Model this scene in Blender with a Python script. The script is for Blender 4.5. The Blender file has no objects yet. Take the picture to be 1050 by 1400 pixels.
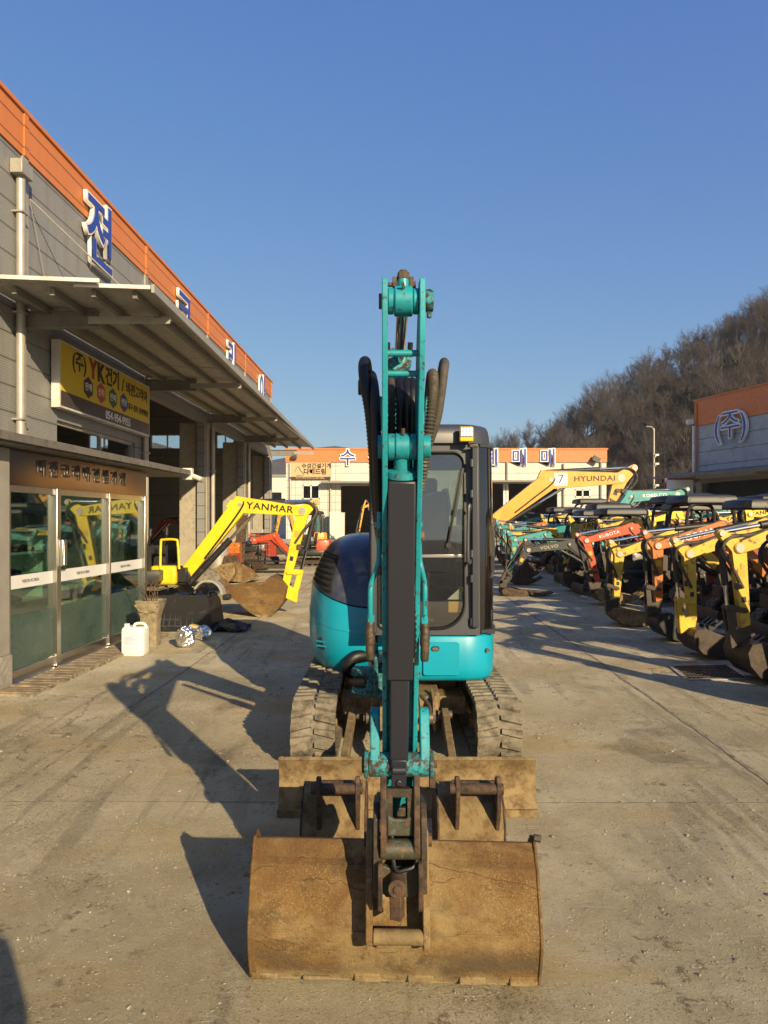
import bpy, math, random
from mathutils import Vector, Matrix, Quaternion
random.seed(7)
R = math.radians
sc = bpy.context.scene
COL = sc.collection

# ---------------------------------------------------------------- camera, sky, sun, exposure
F = 970.0; CX = 525.0; HY = 712.0; CH = 1.7        # focal length in photo pixels, horizon row, eye height
cd = bpy.data.cameras.new("camera"); cam = bpy.data.objects.new("camera", cd); COL.objects.link(cam)
cam.location = (0, 0, CH); cam.rotation_euler = (R(90), 0, 0)
cd.sensor_fit = 'AUTO'; cd.sensor_width = 36.0; cd.lens = F / 1400 * 36
cd.shift_y = 12 / 1400.0; cd.clip_start = .05; cd.clip_end = 6000
sc.camera = cam
SUN_EL = 21.5; SUN_ROT = 151.6
wd = bpy.data.worlds.new("World"); sc.world = wd; wd.use_nodes = True
nt = wd.node_tree; bg = nt.nodes['Background']
sk = nt.nodes.new('ShaderNodeTexSky'); sk.sky_type = 'NISHITA'; sk.sun_disc = False
sk.sun_elevation = R(SUN_EL); sk.sun_rotation = R(SUN_ROT); sk.altitude = 0
sk.air_density = 1.0; sk.dust_density = 0.6; sk.ozone_density = 2.5
sp_ = nt.nodes.new('ShaderNodeSeparateColor'); cb_ = nt.nodes.new('ShaderNodeCombineColor'); nt.links.new(sk.outputs[0], sp_.inputs[0])
for i_, (pw_, k_) in enumerate(((.87, .62), (.69, .98), (.30, 2.40))):     # grade of the winter sky: hazier and bluer than the clean model
    q_ = nt.nodes.new('ShaderNodeMath'); q_.operation = 'POWER'; q_.inputs[1].default_value = pw_; nt.links.new(sp_.outputs[i_], q_.inputs[0])
    w_ = nt.nodes.new('ShaderNodeMath'); w_.operation = 'MULTIPLY'; w_.inputs[1].default_value = k_; nt.links.new(q_.outputs[0], w_.inputs[0]); nt.links.new(w_.outputs[0], cb_.inputs[i_])
nt.links.new(cb_.outputs[0], bg.inputs[0]); bg.inputs[1].default_value = 0.088
sd = bpy.data.lights.new("sun", 'SUN'); sun = bpy.data.objects.new("sun", sd); COL.objects.link(sun)
sd.energy = 5.0; sd.angle = R(0.5); sd.color = (1.0, 0.79, 0.49)
tosun = Vector((math.sin(R(SUN_ROT)) * math.cos(R(SUN_EL)), math.cos(R(SUN_ROT)) * math.cos(R(SUN_EL)), math.sin(R(SUN_EL))))
sun.rotation_euler = tosun.to_track_quat('Z', 'Y').to_euler(); sun.location = tosun * 60
sc.view_settings.view_transform = 'Standard'; sc.view_settings.look = 'None'
sc.view_settings.exposure = 0.90; sc.view_settings.gamma = 1.0
sc.cycles.max_bounces = 8; sc.cycles.transparent_max_bounces = 16
sc.cycles.use_denoising = True

# ---------------------------------------------------------------- helpers
def P(px, py, d):                       # point of the place seen at photo pixel (px, py), d metres ahead
    return Vector(((px - CX) / F * d, d, CH - (py - HY) / F * d))
def XZ(px, py, d):
    p = P(px, py, d); return (p.x, p.z)
def G(px, py):                          # ground point
    d = F * CH / (py - HY); return Vector(((px - CX) / F * d, d, 0))

class MB:
    def __init__(s): s.v = []; s.f = []; s.m = []
    def add(s, vs, fs, mi=0):
        b = len(s.v); s.v += [Vector(v) for v in vs]
        for f in fs: s.f.append([b + i for i in f]); s.m.append(mi)
        return s
    def box(s, x0, x1, y0, y1, z0, z1, mi=0):
        vs = [(x, y, z) for z in (z0, z1) for y in (y0, y1) for x in (x0, x1)]
        return s.add(vs, [(0, 2, 3, 1), (4, 5, 7, 6), (0, 1, 5, 4), (2, 6, 7, 3), (0, 4, 6, 2), (1, 3, 7, 5)], mi)
    def obox(s, c, sx, sy, sz, M=None, mi=0):
        b = len(s.v); s.box(-sx / 2, sx / 2, -sy / 2, sy / 2, -sz / 2, sz / 2, mi)
        for i in range(b, len(s.v)):
            q = s.v[i]; s.v[i] = (M @ q if M else q) + Vector(c)
        return s
    def bar(s, p0, p1, w, h, up=(0, 0, 1), mi=0):
        p0 = Vector(p0); p1 = Vector(p1); d = (p1 - p0); L = d.length; d.normalize()
        up = Vector(up); sx = d.cross(up)
        if sx.length < 1e-4: sx = d.cross(Vector((1, 0, 0)))
        sx.normalize(); u = sx.cross(d)
        vs = []
        for p in (p0, p1):
            for a, b in ((-1, -1), (1, -1), (1, 1), (-1, 1)): vs.append(p + sx * (a * w / 2) + u * (b * h / 2))
        return s.add(vs, [(3, 2, 1, 0), (4, 5, 6, 7), (0, 1, 5, 4), (1, 2, 6, 5), (2, 3, 7, 6), (3, 0, 4, 7)], mi)
    def prism(s, pts, t0, t1, fn, mi=0):    # fn(a, b, t) -> point
        n = len(pts); vs = [fn(a, b, t0) for a, b in pts] + [fn(a, b, t1) for a, b in pts]
        fs = [tuple(range(n)), tuple(range(2 * n - 1, n - 1, -1))]
        fs += [(i, n + i, n + (i + 1) % n, (i + 1) % n) for i in range(n)]
        return s.add(vs, fs, mi)
    def tube(s, path, r, n=10, mi=0, caps=True):
        path = [Vector(p) for p in path]; k = len(path)
        rr = r if isinstance(r, (list, tuple)) else [r] * k
        t = (path[1] - path[0]).normalized(); a = t.orthogonal().normalized(); b0 = len(s.v)
        vs = []; prev = t
        for i, p in enumerate(path):
            t = (path[min(i + 1, k - 1)] - path[max(i - 1, 0)])
            t = t.normalized() if t.length > 1e-9 else prev
            q = prev.rotation_difference(t); a = (q @ a); a = (a - t * a.dot(t)).normalized(); prev = t
            c = t.cross(a)
            for j in range(n):
                w = 2 * math.pi * j / n; vs.append(p + (a * math.cos(w) + c * math.sin(w)) * rr[i])
        fs = []
        for i in range(k - 1):
            for j in range(n):
                fs.append((i * n + j, i * n + (j + 1) % n, (i + 1) * n + (j + 1) % n, (i + 1) * n + j))
        if caps: fs += [tuple(range(n - 1, -1, -1)), tuple(range((k - 1) * n, k * n))]
        return s.add(vs, fs, mi)
    def cyl(s, p0, p1, r, n=18, r1=None, mi=0): return s.tube([p0, p1], [r, r if r1 is None else r1], n, mi)
    def ring(s, p0, p1, ro, ri, n=20, mi=0):
        p0 = Vector(p0); p1 = Vector(p1); t = (p1 - p0).normalized(); a = t.orthogonal().normalized(); c = t.cross(a); vs = []
        for p, r in ((p0, ro), (p1, ro), (p1, ri), (p0, ri)):
            for j in range(n):
                w = 2 * math.pi * j / n; vs.append(p + (a * math.cos(w) + c * math.sin(w)) * r)
        return s.add(vs, [(k * n + j, k * n + (j + 1) % n, ((k + 1) % 4) * n + (j + 1) % n, ((k + 1) % 4) * n + j) for k in range(4) for j in range(n)], mi)
    def loft(s, rings, mi=0, caps=True, closed=True):
        n = len(rings[0]); vs = [p for r in rings for p in r]; fs = []
        for i in range(len(rings) - 1):
            for j in range(n if closed else n - 1):
                fs.append((i * n + j, i * n + (j + 1) % n, (i + 1) * n + (j + 1) % n, (i + 1) * n + j))
        if caps and closed: fs += [tuple(range(n - 1, -1, -1)), tuple(range((len(rings) - 1) * n, len(rings) * n))]
        return s.add(vs, fs, mi)
    def sheet(s, prof, t, x0, x1, fn, mi=0):   # open profile thickened by t, run from x0 to x1
        n = len(prof); off = []
        for i in range(n):
            a = Vector(prof[max(i - 1, 0)]); b = Vector(prof[min(i + 1, n - 1)]); d = (b - a).normalized()
            off.append((prof[i][0] - d.y * t, prof[i][1] + d.x * t))
        return s.prism(list(prof) + off[::-1], x0, x1, fn, mi)
    def build(s, name, mats, parent=None, bevel=0, smooth=35, seg=2, org=None):
        me = bpy.data.meshes.new(name)
        o0 = Vector(ORG.get(parent.name, (0, 0, 0))) if parent and org is None else Vector(org or (0, 0, 0))
        me.from_pydata([v - o0 for v in s.v], [], s.f)
        for m in (mats if isinstance(mats, (list, tuple)) else [mats]): me.materials.append(m)
        if len(me.materials) > 1: me.polygons.foreach_set('material_index', s.m)
        if smooth:
            me.polygons.foreach_set('use_smooth', [True] * len(me.polygons)); me.set_sharp_from_angle(angle=R(smooth))
        o = bpy.data.objects.new(name, me); COL.objects.link(o)
        if parent: o.parent = parent; ORG[o.name] = o0
        if bevel:
            b = o.modifiers.new('bevel', 'BEVEL'); b.width = bevel; b.segments = seg; b.limit_method = 'ANGLE'; b.angle_limit = R(40)
        return o
ORG = {}
def XF(x): return lambda a, b, t: (t, a, b)          # profile in (y, z), run along x
YZ = lambda a, b, t: (t, a, b)
XY = lambda a, b, t: (a, b, t)
XZf = lambda a, b, t: (a, t, b)                      # profile in (x, z), run along y

def tag(o, label=None, cat=None, group=None, kind=None):
    for k, v in (('label', label), ('category', cat), ('group', group), ('kind', kind)):
        if v: o[k] = v
    return o
def thing(name, label, cat, loc=(0, 0, 0), rz=0, group=None, world=True):
    o = bpy.data.objects.new(name, None); COL.objects.link(o); o.empty_display_size = .2
    o.location = loc; o.rotation_euler = (0, 0, rz); ORG[o.name] = Vector(loc) if world else Vector((0, 0, 0))
    return tag(o, label, cat, group)
def lab(o, label): o['label'] = label; return o
def cr(pts, n=8):
    pts = [Vector(p) for p in pts]; out = []
    for i in range(len(pts) - 1):
        p0 = pts[max(i - 1, 0)]; p1 = pts[i]; p2 = pts[i + 1]; p3 = pts[min(i + 2, len(pts) - 1)]
        for k in range(n):
            t = k / n
            out.append(.5 * ((2 * p1) + (p2 - p0) * t + (2 * p0 - 5 * p1 + 4 * p2 - p3) * t * t + (3 * p1 - p0 - 3 * p2 + p3) * t ** 3))
    out.append(pts[-1]); return out
def resample(path, step):
    out = [path[0].copy()]; acc = 0
    for a, b in zip(path, path[1:]):
        L = (b - a).length
        while L > 0 and acc + L >= step:
            t = (step - acc) / L; a = a + (b - a) * t; out.append(a.copy()); L = (b - a).length; acc = 0
        acc += L
    return out
def ribbed(mb, pts, r, pitch=.012, depth=.12, n=10, mi=0):     # corrugated or spiral-wrapped hose
    p = resample(cr(pts, 10), pitch / 2)
    return mb.tube(p, [r * (1 + (depth if i % 2 else -depth)) for i in range(len(p))], n, mi)
def beam(pts, hh, endr=True):            # outline of a boom plate along a centre line (2-D), half heights hh
    n = len(pts); L = []; Rr = []
    for i in range(n):
        a = Vector(pts[max(i - 1, 0)]); b = Vector(pts[i]); c = Vector(pts[min(i + 1, n - 1)])
        d1 = (b - a).normalized() if i else (c - b).normalized(); d2 = (c - b).normalized() if i < n - 1 else d1
        t = (d1 + d2).normalized(); nn = Vector((-t.y, t.x)); k = hh[i] / max(.55, nn.dot(Vector((-d1.y, d1.x))))
        L.append(b + nn * k); Rr.append(b - nn * k)
    def cap(c, frm, r):
        a0 = math.atan2(frm.y - c.y, frm.x - c.x)
        return [Vector((c.x + r * math.cos(a0 - math.pi * j / 6), c.y + r * math.sin(a0 - math.pi * j / 6))) for j in range(1, 6)]
    out = L + cap(Vector(pts[-1]), L[-1], hh[-1]) + Rr[::-1] + cap(Vector(pts[0]), Rr[0], hh[0])
    return [(p.x, p.y) for p in out]
def rrect(x0, x1, z0, z1, r, n=6):
    out = []
    for cx, cz, a in ((x1 - r, z0 + r, -90), (x1 - r, z1 - r, 0), (x0 + r, z1 - r, 90), (x0 + r, z0 + r, 180)):
        for j in range(n + 1):
            w = R(a + 90 * j / n); out.append((cx + r * math.cos(w), cz + r * math.sin(w)))
    return out
def holewall(mb, fn, u0, u1, z0, z1, holes, t, mi=0):   # fn(u, z, w): wall sheet with rectangular openings
    us = sorted({u0, u1} | {h[0] for h in holes} | {h[1] for h in holes}); zs = sorted({z0, z1} | {h[2] for h in holes} | {h[3] for h in holes})
    inh = lambda u, z: any(h[0] < u < h[1] and h[2] < z < h[3] for h in holes)
    for a, b in zip(us, us[1:]):
        for c, d in zip(zs, zs[1:]):
            if inh((a + b) / 2, (c + d) / 2): continue
            for w in (0, t): mb.add([fn(a, c, w), fn(b, c, w), fn(b, d, w), fn(a, d, w)], [(0, 1, 2, 3)], mi)
    rim = [(u0, u1, z0, z1)] + list(holes)
    for a, b, c, d in rim:
        q = [(a, c), (b, c), (b, d), (a, d)]
        for i in range(4):
            (ua, za), (ub, zb) = q[i], q[(i + 1) % 4]
            mb.add([fn(ua, za, 0), fn(ub, zb, 0), fn(ub, zb, t), fn(ua, za, t)], [(0, 1, 2, 3)], mi)
    return mb
def text(body, size, ext, mats, name, parent, M, offset=0., bold=0., align='CENTER', sx=1., space=1.):
    c = bpy.data.curves.new('lettering', 'FONT'); c.body = body; c.size = size; c.extrude = ext; c.offset = offset; c.align_x = align; c.align_y = 'CENTER'; c.space_character = space; c.bevel_depth = bold * size; c.bevel_resolution = 0
    o = bpy.data.objects.new('lettering', c); COL.objects.link(o)
    me = bpy.data.meshes.new_from_object(o.evaluated_get(bpy.context.evaluated_depsgraph_get()))
    bpy.data.objects.remove(o); bpy.data.curves.remove(c)
    me.transform(Matrix.Diagonal((sx, 1, 1, 1))); me.transform(M)
    me.materials.clear(); me.materials.append(mats)
    n = bpy.data.objects.new(name, me); COL.objects.link(n)
    if parent: n.parent = parent; ORG[n.name] = ORG.get(parent.name, Vector())
    return n
def frame_M(o, xdir, ydir):              # letters run along xdir, stand along ydir
    x = Vector(xdir).normalized(); y = Vector(ydir).normalized(); z = x.cross(y)
    return Matrix(((x.x, y.x, z.x, o[0]), (x.y, y.y, z.y, o[1]), (x.z, y.z, z.z, o[2]), (0, 0, 0, 1)))
def copy_tree(o, parent=None):
    c = o.copy(); COL.objects.link(c)
    if parent: c.parent = parent
    for ch in list(o.children): copy_tree(ch, c)
    return c

# ---------------------------------------------------------------- materials
def lin(h, k=1.0):
    h = h.lstrip('#'); out = []
    for i in (0, 2, 4):
        c = int(h[i:i + 2], 16) / 255; out.append((c / 12.92 if c <= .04045 else ((c + .055) / 1.055) ** 2.4) * k)
    return (*out, 1)
class NT:
    def __init__(s, name):
        s.m = bpy.data.materials.new(name); s.m.use_nodes = True; s.t = s.m.node_tree; s.p = s.t.nodes['Principled BSDF']; s.tc = None
    def n(s, typ, **kw):
        nd = s.t.nodes.new('ShaderNode' + typ)
        for k, v in kw.items(): setattr(nd, k, v)
        return nd
    def l(s, a, b): s.t.links.new(a, b)
    def co(s):
        if not s.tc: s.tc = s.n('TexCoord')
        return s.tc.outputs['Object']
    def noise(s, scale, detail=5, rough=.6, vec=None, dist=0):
        n = s.n('TexNoise'); n.inputs['Scale'].default_value = scale; n.inputs['Detail'].default_value = detail; n.inputs['Roughness'].default_value = rough; n.inputs['Distortion'].default_value = dist
        s.l(vec or s.co(), n.inputs['Vector']); return n.outputs['Fac']
    def mapped(s, sx, sy, sz, vec=None):
        m = s.n('Mapping'); m.inputs['Scale'].default_value = (sx, sy, sz); s.l(vec or s.co(), m.inputs['Vector']); return m.outputs[0]
    def rng(s, f, a, b, c=0., d=1.):
        m = s.n('MapRange'); m.clamp = True
        for i, v in zip(('From Min', 'From Max', 'To Min', 'To Max'), (a, b, c, d)): m.inputs[i].default_value = v
        s.l(f, m.inputs['Value']); return m.outputs[0]
    def math(s, op, a, b=None):
        m = s.n('Math', operation=op)
        for i, v in enumerate((a, b)):
            if v is None: continue
            if isinstance(v, (int, float)): m.inputs[i].default_value = v
            else: s.l(v, m.inputs[i])
        return m.outputs[0]
    def mix(s, f, a, b, mode='MIX'):
        m = s.n('Mix', data_type='RGBA', blend_type=mode)
        for i, v in ((0, f), (6, a), (7, b)):
            if hasattr(v, 'is_linked') or hasattr(v, 'links'): s.l(v, m.inputs[i])
            else: m.inputs[i].default_value = v
        return m.outputs[2]
    def bump(s, h, dist=.01, strength=1.):
        b = s.n('Bump'); b.inputs['Distance'].default_value = dist; b.inputs['Strength'].default_value = strength
        s.l(h, b.inputs['Height']); s.l(b.outputs[0], s.p.inputs['Normal'])
    def sepz(s):
        x = s.n('SeparateXYZ'); s.l(s.co(), x.inputs[0]); return x.outputs
def g3(v): return (v, v, v, 1)
def worn(name, base, dirt=None, cover=.62, soft=.06, rough=.5, metal=0., scale=3., tone=.2, dscale=9., bump=0.3, bscale=60, bdist=.004, coat=0., dirt2=None, c2=.65, spec=.5):
    a = NT(name)
    v = a.rng(a.noise(scale, 5), .3, .7, 1 - tone, 1 + tone)
    col = a.mix(1., base, v, 'MULTIPLY')
    rg = rough
    if dirt:
        mk = a.rng(a.noise(dscale, 10, .68), cover - soft, cover + soft)
        col = a.mix(mk, col, dirt); rg = a.rng(mk, 0, 1, rough, min(1., rough + .35))
        if metal: a.l(a.rng(mk, 0, 1, metal, 0.), a.p.inputs['Metallic'])
    if dirt2:
        col = a.mix(a.rng(a.noise(dscale * .3, 8, .7), c2 - .1, c2 + .1), col, dirt2)
    a.l(col, a.p.inputs['Base Color'])
    if isinstance(rg, float): a.p.inputs['Roughness'].default_value = rg
    else: a.l(rg, a.p.inputs['Roughness'])
    if not dirt: a.p.inputs['Metallic'].default_value = metal
    a.p.inputs['Coat Weight'].default_value = coat; a.p.inputs['Coat Roughness'].default_value = .08
    a.p.inputs['Specular IOR Level'].default_value = spec
    if bump: a.bump(a.noise(bscale, 6, .7), bdist, bump)
    return a.m
def plain(name, base, rough=.5, metal=0., **k): return worn(name, base, None, rough=rough, metal=metal, **k)
def glass(name, tint, refl=1.0, rough=0.02, ior=1.5, base=0.0):
    a = NT(name); t = a.t; t.nodes.remove(a.p); out = [n for n in t.nodes if n.type == 'OUTPUT_MATERIAL'][0]
    tr = a.n('BsdfTransparent'); tr.inputs[0].default_value = tint
    gl = a.n('BsdfGlossy'); gl.inputs['Roughness'].default_value = rough; gl.inputs[0].default_value = (refl, refl, refl, 1)
    fr = a.n('LayerWeight'); fr.inputs[0].default_value = .5; r0 = ((ior - 1) / (ior + 1)) ** 2      # Schlick, the same from both sides of the pane
    mx = a.n('MixShader'); f = a.math('ADD', a.math('MULTIPLY', a.math('POWER', fr.outputs['Facing'], 5.), 1.4 * (1 - r0)), 1.6 * r0 + base)
    a.l(f, mx.inputs[0]); a.l(tr.outputs[0], mx.inputs[1]); a.l(gl.outputs[0], mx.inputs[2]); a.l(mx.outputs[0], out.inputs[0])
    return a.m

RUSTC = lin('#5a3a20', .55)
M = {}
M['teal'] = worn('teal_paint', (.003, .255, .370, 1), (.012, .035, .03, 1), .72, .03, .35, tone=.06, dscale=14, bump=.05, coat=.2, spec=.35)
M['teal_chipped'] = worn('teal_paint_chipped', (.008, .225, .28, 1), lin('#4a3420', .6), .60, .03, .42, tone=.18, scale=6, dscale=58, bump=.3, bdist=.003, dirt2=(.05, .06, .045, 1), c2=.68)
M['teal_rusty'] = worn('teal_paint_rusting', (.008, .215, .26, 1), lin('#4a2c16', .6), .515, .05, .55, tone=.2, scale=8, dscale=55, bump=.6, bdist=.004, dirt2=(.03, .026, .018, 1), c2=.56)
M['navy'] = worn('navy_paint', (.024, .034, .068, 1), (.075, .072, .07, 1), .62, .12, .3, tone=.1, bump=.05, coat=.25)
M['black'] = worn('black_paint', (.012, .012, .013, 1), (.06, .05, .035, 1), .66, .1, .5, tone=.2, bump=.2)
M['greyplastic'] = worn('dark_grey_plastic', (.035, .034, .034, 1), None, rough=.5, tone=.06, bump=.1, bscale=300, bdist=.001)
M['guard'] = worn('black_guard_steel', (.0165, .0185, .027, 1), (.1, .1, .095, 1), .795, .012, .42, tone=.06, dscale=40, bump=.08)
M['cabgrey'] = worn('cab_grey_paint', (.036, .040, .050, 1), (.12, .105, .08, 1), .74, .05, .42, tone=.08, dscale=18, bump=.05)
M['rubber'] = worn('hose_rubber', (.0045, .005, .0065, 1), (.026, .024, .022, 1), .70, .1, .5, tone=.2, bump=.2)
M['dustyhose'] = worn('dusty_hose', (.06, .052, .042, 1), (.018, .017, .016, 1), .55, .1, .7, tone=.2, bump=.3)
M['spring'] = worn('hose_spring_steel', (.10, .085, .065, 1), (.03, .025, .02, 1), .5, .1, .45, metal=.5, tone=.2)
M['chrome'] = plain('chrome_rod', (.62, .62, .62, 1), .07, 1., tone=.03, bump=0)
M['steel'] = worn('stainless_steel', (.55, .53, .49, 1), None, rough=.28, metal=1., tone=.08, bump=.05)
M['bolt'] = worn('bolt_steel', (.12, .10, .075, 1), (.06, .035, .018, 1), .5, .1, .5, metal=.6, tone=.2)
def bucket_rust(name, k=1.):
    a = NT(name); C4 = lambda r, g, b: (r * k, g * k, b * k, 1)
    col = a.mix(a.rng(a.noise(3.2, 8, .66), .38, .62), C4(.215, .125, .040), C4(.135, .070, .024))
    col = a.mix(a.rng(a.noise(2.1, 9, .7, a.mapped(1, 1, 1.6), .3), .50, .64), col, C4(.285, .20, .088))          # dry clay
    col = a.mix(a.math('MULTIPLY', a.rng(a.noise(4.4, 9, .7, a.mapped(.6, 1, 1.4)), .56, .66), .8), col, C4(.062, .042, .022))   # dark wet rust
    col = a.mix(a.math('MULTIPLY', a.rng(a.noise(170, 6, .8), .53, .60), a.rng(a.noise(4.5, 6, .7), .40, .62, .1, .85)), col, C4(.38, .28, .14))            # pale specks
    col = a.mix(a.math('MULTIPLY', a.rng(a.noise(105, 8, .80), .535, .61), a.rng(a.noise(3.7, 6, .7), .60, .40, .1, .85)), col, C4(.055, .032, .015))
    w = a.noise(2.0, 3, .5); 
    sc1 = a.math('MULTIPLY', a.rng(a.noise(7, 4, .55, a.mapped(.28, 1, 4.5), .9), .66, .70), a.rng(a.noise(2.2, 3), .46, .56))
    col = a.mix(a.math('MULTIPLY', sc1, .55), col, C4(.33, .24, .13))
    x = a.n('SeparateXYZ'); a.l(a.co(), x.inputs[0]); ln = None
    zz = a.math('ADD', x.outputs[2], a.math('MULTIPLY', a.math('SUBTRACT', a.noise(7, 7, .7), .5), .16))
    col = a.mix(a.math('MULTIPLY', a.math('MULTIPLY', a.rng(zz, .38, .45), a.rng(a.noise(6, 7, .7, a.mapped(.5, 1, 1)), .34, .56)), .5), col, C4(.095, .05, .020))                     # darker rust brown towards the top lip
    band = a.math('MULTIPLY', a.rng(zz, .17, .11), a.rng(a.noise(5, 7, .7, a.mapped(.6, 1, 1)), .44, .56))
    col = a.mix(a.math('MULTIPLY', band, .75), col, C4(.095, .075, .048))                                     # grey-brown patches low on the back
    col = a.mix(a.math('MULTIPLY', a.math('MULTIPLY', a.rng(zz, .065, .03), a.rng(a.noise(14, 7, .7), .42, .55)), .8), col, C4(.36, .285, .155))   # caked clay at the edge
    edge = a.math('MULTIPLY', a.rng(a.math('ABSOLUTE', a.math('ADD', x.outputs[0], .112)), .24, .14), a.rng(a.noise(9, 6, .7), .42, .56))
    col = a.mix(a.math('MULTIPLY', edge, .55), col, C4(.33, .25, .125))
    for per, slope, seed, thr in ((.11, .16, 1.0, .575), (.17, -.22, 4.0, .565), (.23, .05, 7.0, .55)):       # long bent scratches
        q = a.math('ADD', a.math('ADD', x.outputs[2], a.math('MULTIPLY', x.outputs[0], slope)), a.math('MULTIPLY', a.noise(3.2, 4, .6, a.mapped(1, 1, .4)), .10 + .02 * seed))
        fq = a.math('ABSOLUTE', a.math('SUBTRACT', a.math('FRACT', a.math('DIVIDE', a.math('ADD', q, 10 + seed * .13), per)), .5))
        l1 = a.math('MULTIPLY', a.rng(fq, .0, .0022 / per, 1, 0), a.rng(a.noise(3.0 + seed * .2, 4, .6, a.mapped(.55, 1, 1.6)), thr, thr + .03))
        ln = l1 if ln is None else a.math('MAXIMUM', ln, l1)
    col = a.mix(a.math('MULTIPLY', ln, .8), col, C4(.055, .035, .018))
    a.l(col, a.p.inputs['Base Color']); a.p.inputs['Roughness'].default_value = .74; a.p.inputs['Specular IOR Level'].default_value = .25
    h = a.math('ADD', a.noise(70, 8, .75), a.math('MULTIPLY', a.noise(6, 7, .65), 1.3)); h = a.math('SUBTRACT', h, a.math('MULTIPLY', ln, .25))
    a.bump(h, .0075, .85); return a.m
M['rust'] = bucket_rust('rusty_bucket_steel', .76)
M['darkrust'] = worn('dark_rusty_steel', (.075, .04, .02, 1), (.02, .016, .012, 1), .52, .1, .65, scale=7, tone=.3, dscale=20, bump=.7, bscale=70, bdist=.005)
M['oily'] = worn('oily_steel', (.035, .026, .018, 1), (.09, .05, .02, 1), .58, .06, .45, scale=8, tone=.4, dscale=24, bump=.6, bscale=80, bdist=.004)
M['greenoil'] = worn('oily_green_steel', (.045, .04, .026, 1), (.02, .13, .11, 1), .60, .05, .5, scale=8, tone=.35, dscale=50, bump=.6, bdist=.004, dirt2=(.11, .06, .025, 1), c2=.6)
M['mudsteel'] = worn('muddy_steel', (.205, .150, .076, 1), (.10, .062, .030, 1), .54, .10, .8, scale=4, tone=.25, dscale=13, bump=.8, bscale=60, bdist=.006, spec=.2)
M['track'] = worn('muddy_rubber', (.19, .168, .125, 1), (.075, .066, .05, 1), .54, .1, .9, scale=5, tone=.25, dscale=12, bump=.8, bscale=70, bdist=.006, spec=.15)
M['blackglass'] = worn('black_tinted_glass', (.006, .006, .007, 1), None, rough=.04, tone=0.05, bump=0, coat=1.)
M['cabglass'] = glass('cab_window_glass', (.58, .64, .61, 1), .9, ior=1.52, base=.11)
M['doorglass'] = glass('green_door_glass', (.58, .71, .64, 1), .9, ior=1.5, base=.10)
M['thinglass'] = glass('clear_glass', (.85, .88, .88, 1), .9)
M['white'] = worn('white_paint', (.62, .61, .58, 1), (.3, .27, .22, 1), .7, .1, .5, tone=.06, bump=.05)
M['cream'] = worn('cream_plastic', (.55, .52, .44, 1), None, rough=.45, tone=.05, bump=.05)
def paint(name, c, dirt=(.03, .025, .02, 1), cover=.60, **k): return worn(name, c, dirt, cover, .06, .42, tone=.14, dscale=10, bump=.15, coat=.1, **k)
M['yellow'] = paint('yellow_paint', (.55, .36, .03, 1))
M['brightyellow'] = paint('bright_yellow_paint', (.66, .47, .012, 1), cover=.72)
M['amber'] = paint('amber_paint', (.60, .29, .035, 1), cover=.72)
M['orange'] = paint('orange_paint', (.42, .12, .012, 1))
M['red'] = paint('red_orange_paint', (.48, .058, .012, 1))
M['deepred'] = paint('deep_red_paint', (.28, .03, .012, 1))
M['cyan'] = paint('teal_green_paint', (.03, .25, .25, 1))
M['darkgrey'] = paint('charcoal_paint', (.03, .032, .035, 1))
M['letterblack'] = plain('lettering_black', (.012, .012, .014, 1), .5, bump=0)
M['letterwhite'] = plain('lettering_white', (.7, .7, .68, 1), .5, bump=0)
M['ledwhite'] = plain('lamp_lens', (.85, .85, .85, 1), .15, bump=0, coat=.5)
M['sticker'] = plain('orange_sticker', (.55, .30, .03, 1), .4, bump=0)
M['frost'] = worn('frosted_green_film', (.036, .066, .054, 1), (.055, .085, .070, 1), .6, .2, .22, tone=.12, dscale=4, bump=0)
M['void'] = plain('dark_interior', (.012, .012, .012, 1), .9, bump=0)
M['concrete_in'] = worn('plaster', (.30, .27, .21, 1), (.2, .18, .14, 1), .6, .1, .85, tone=.1)

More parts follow.
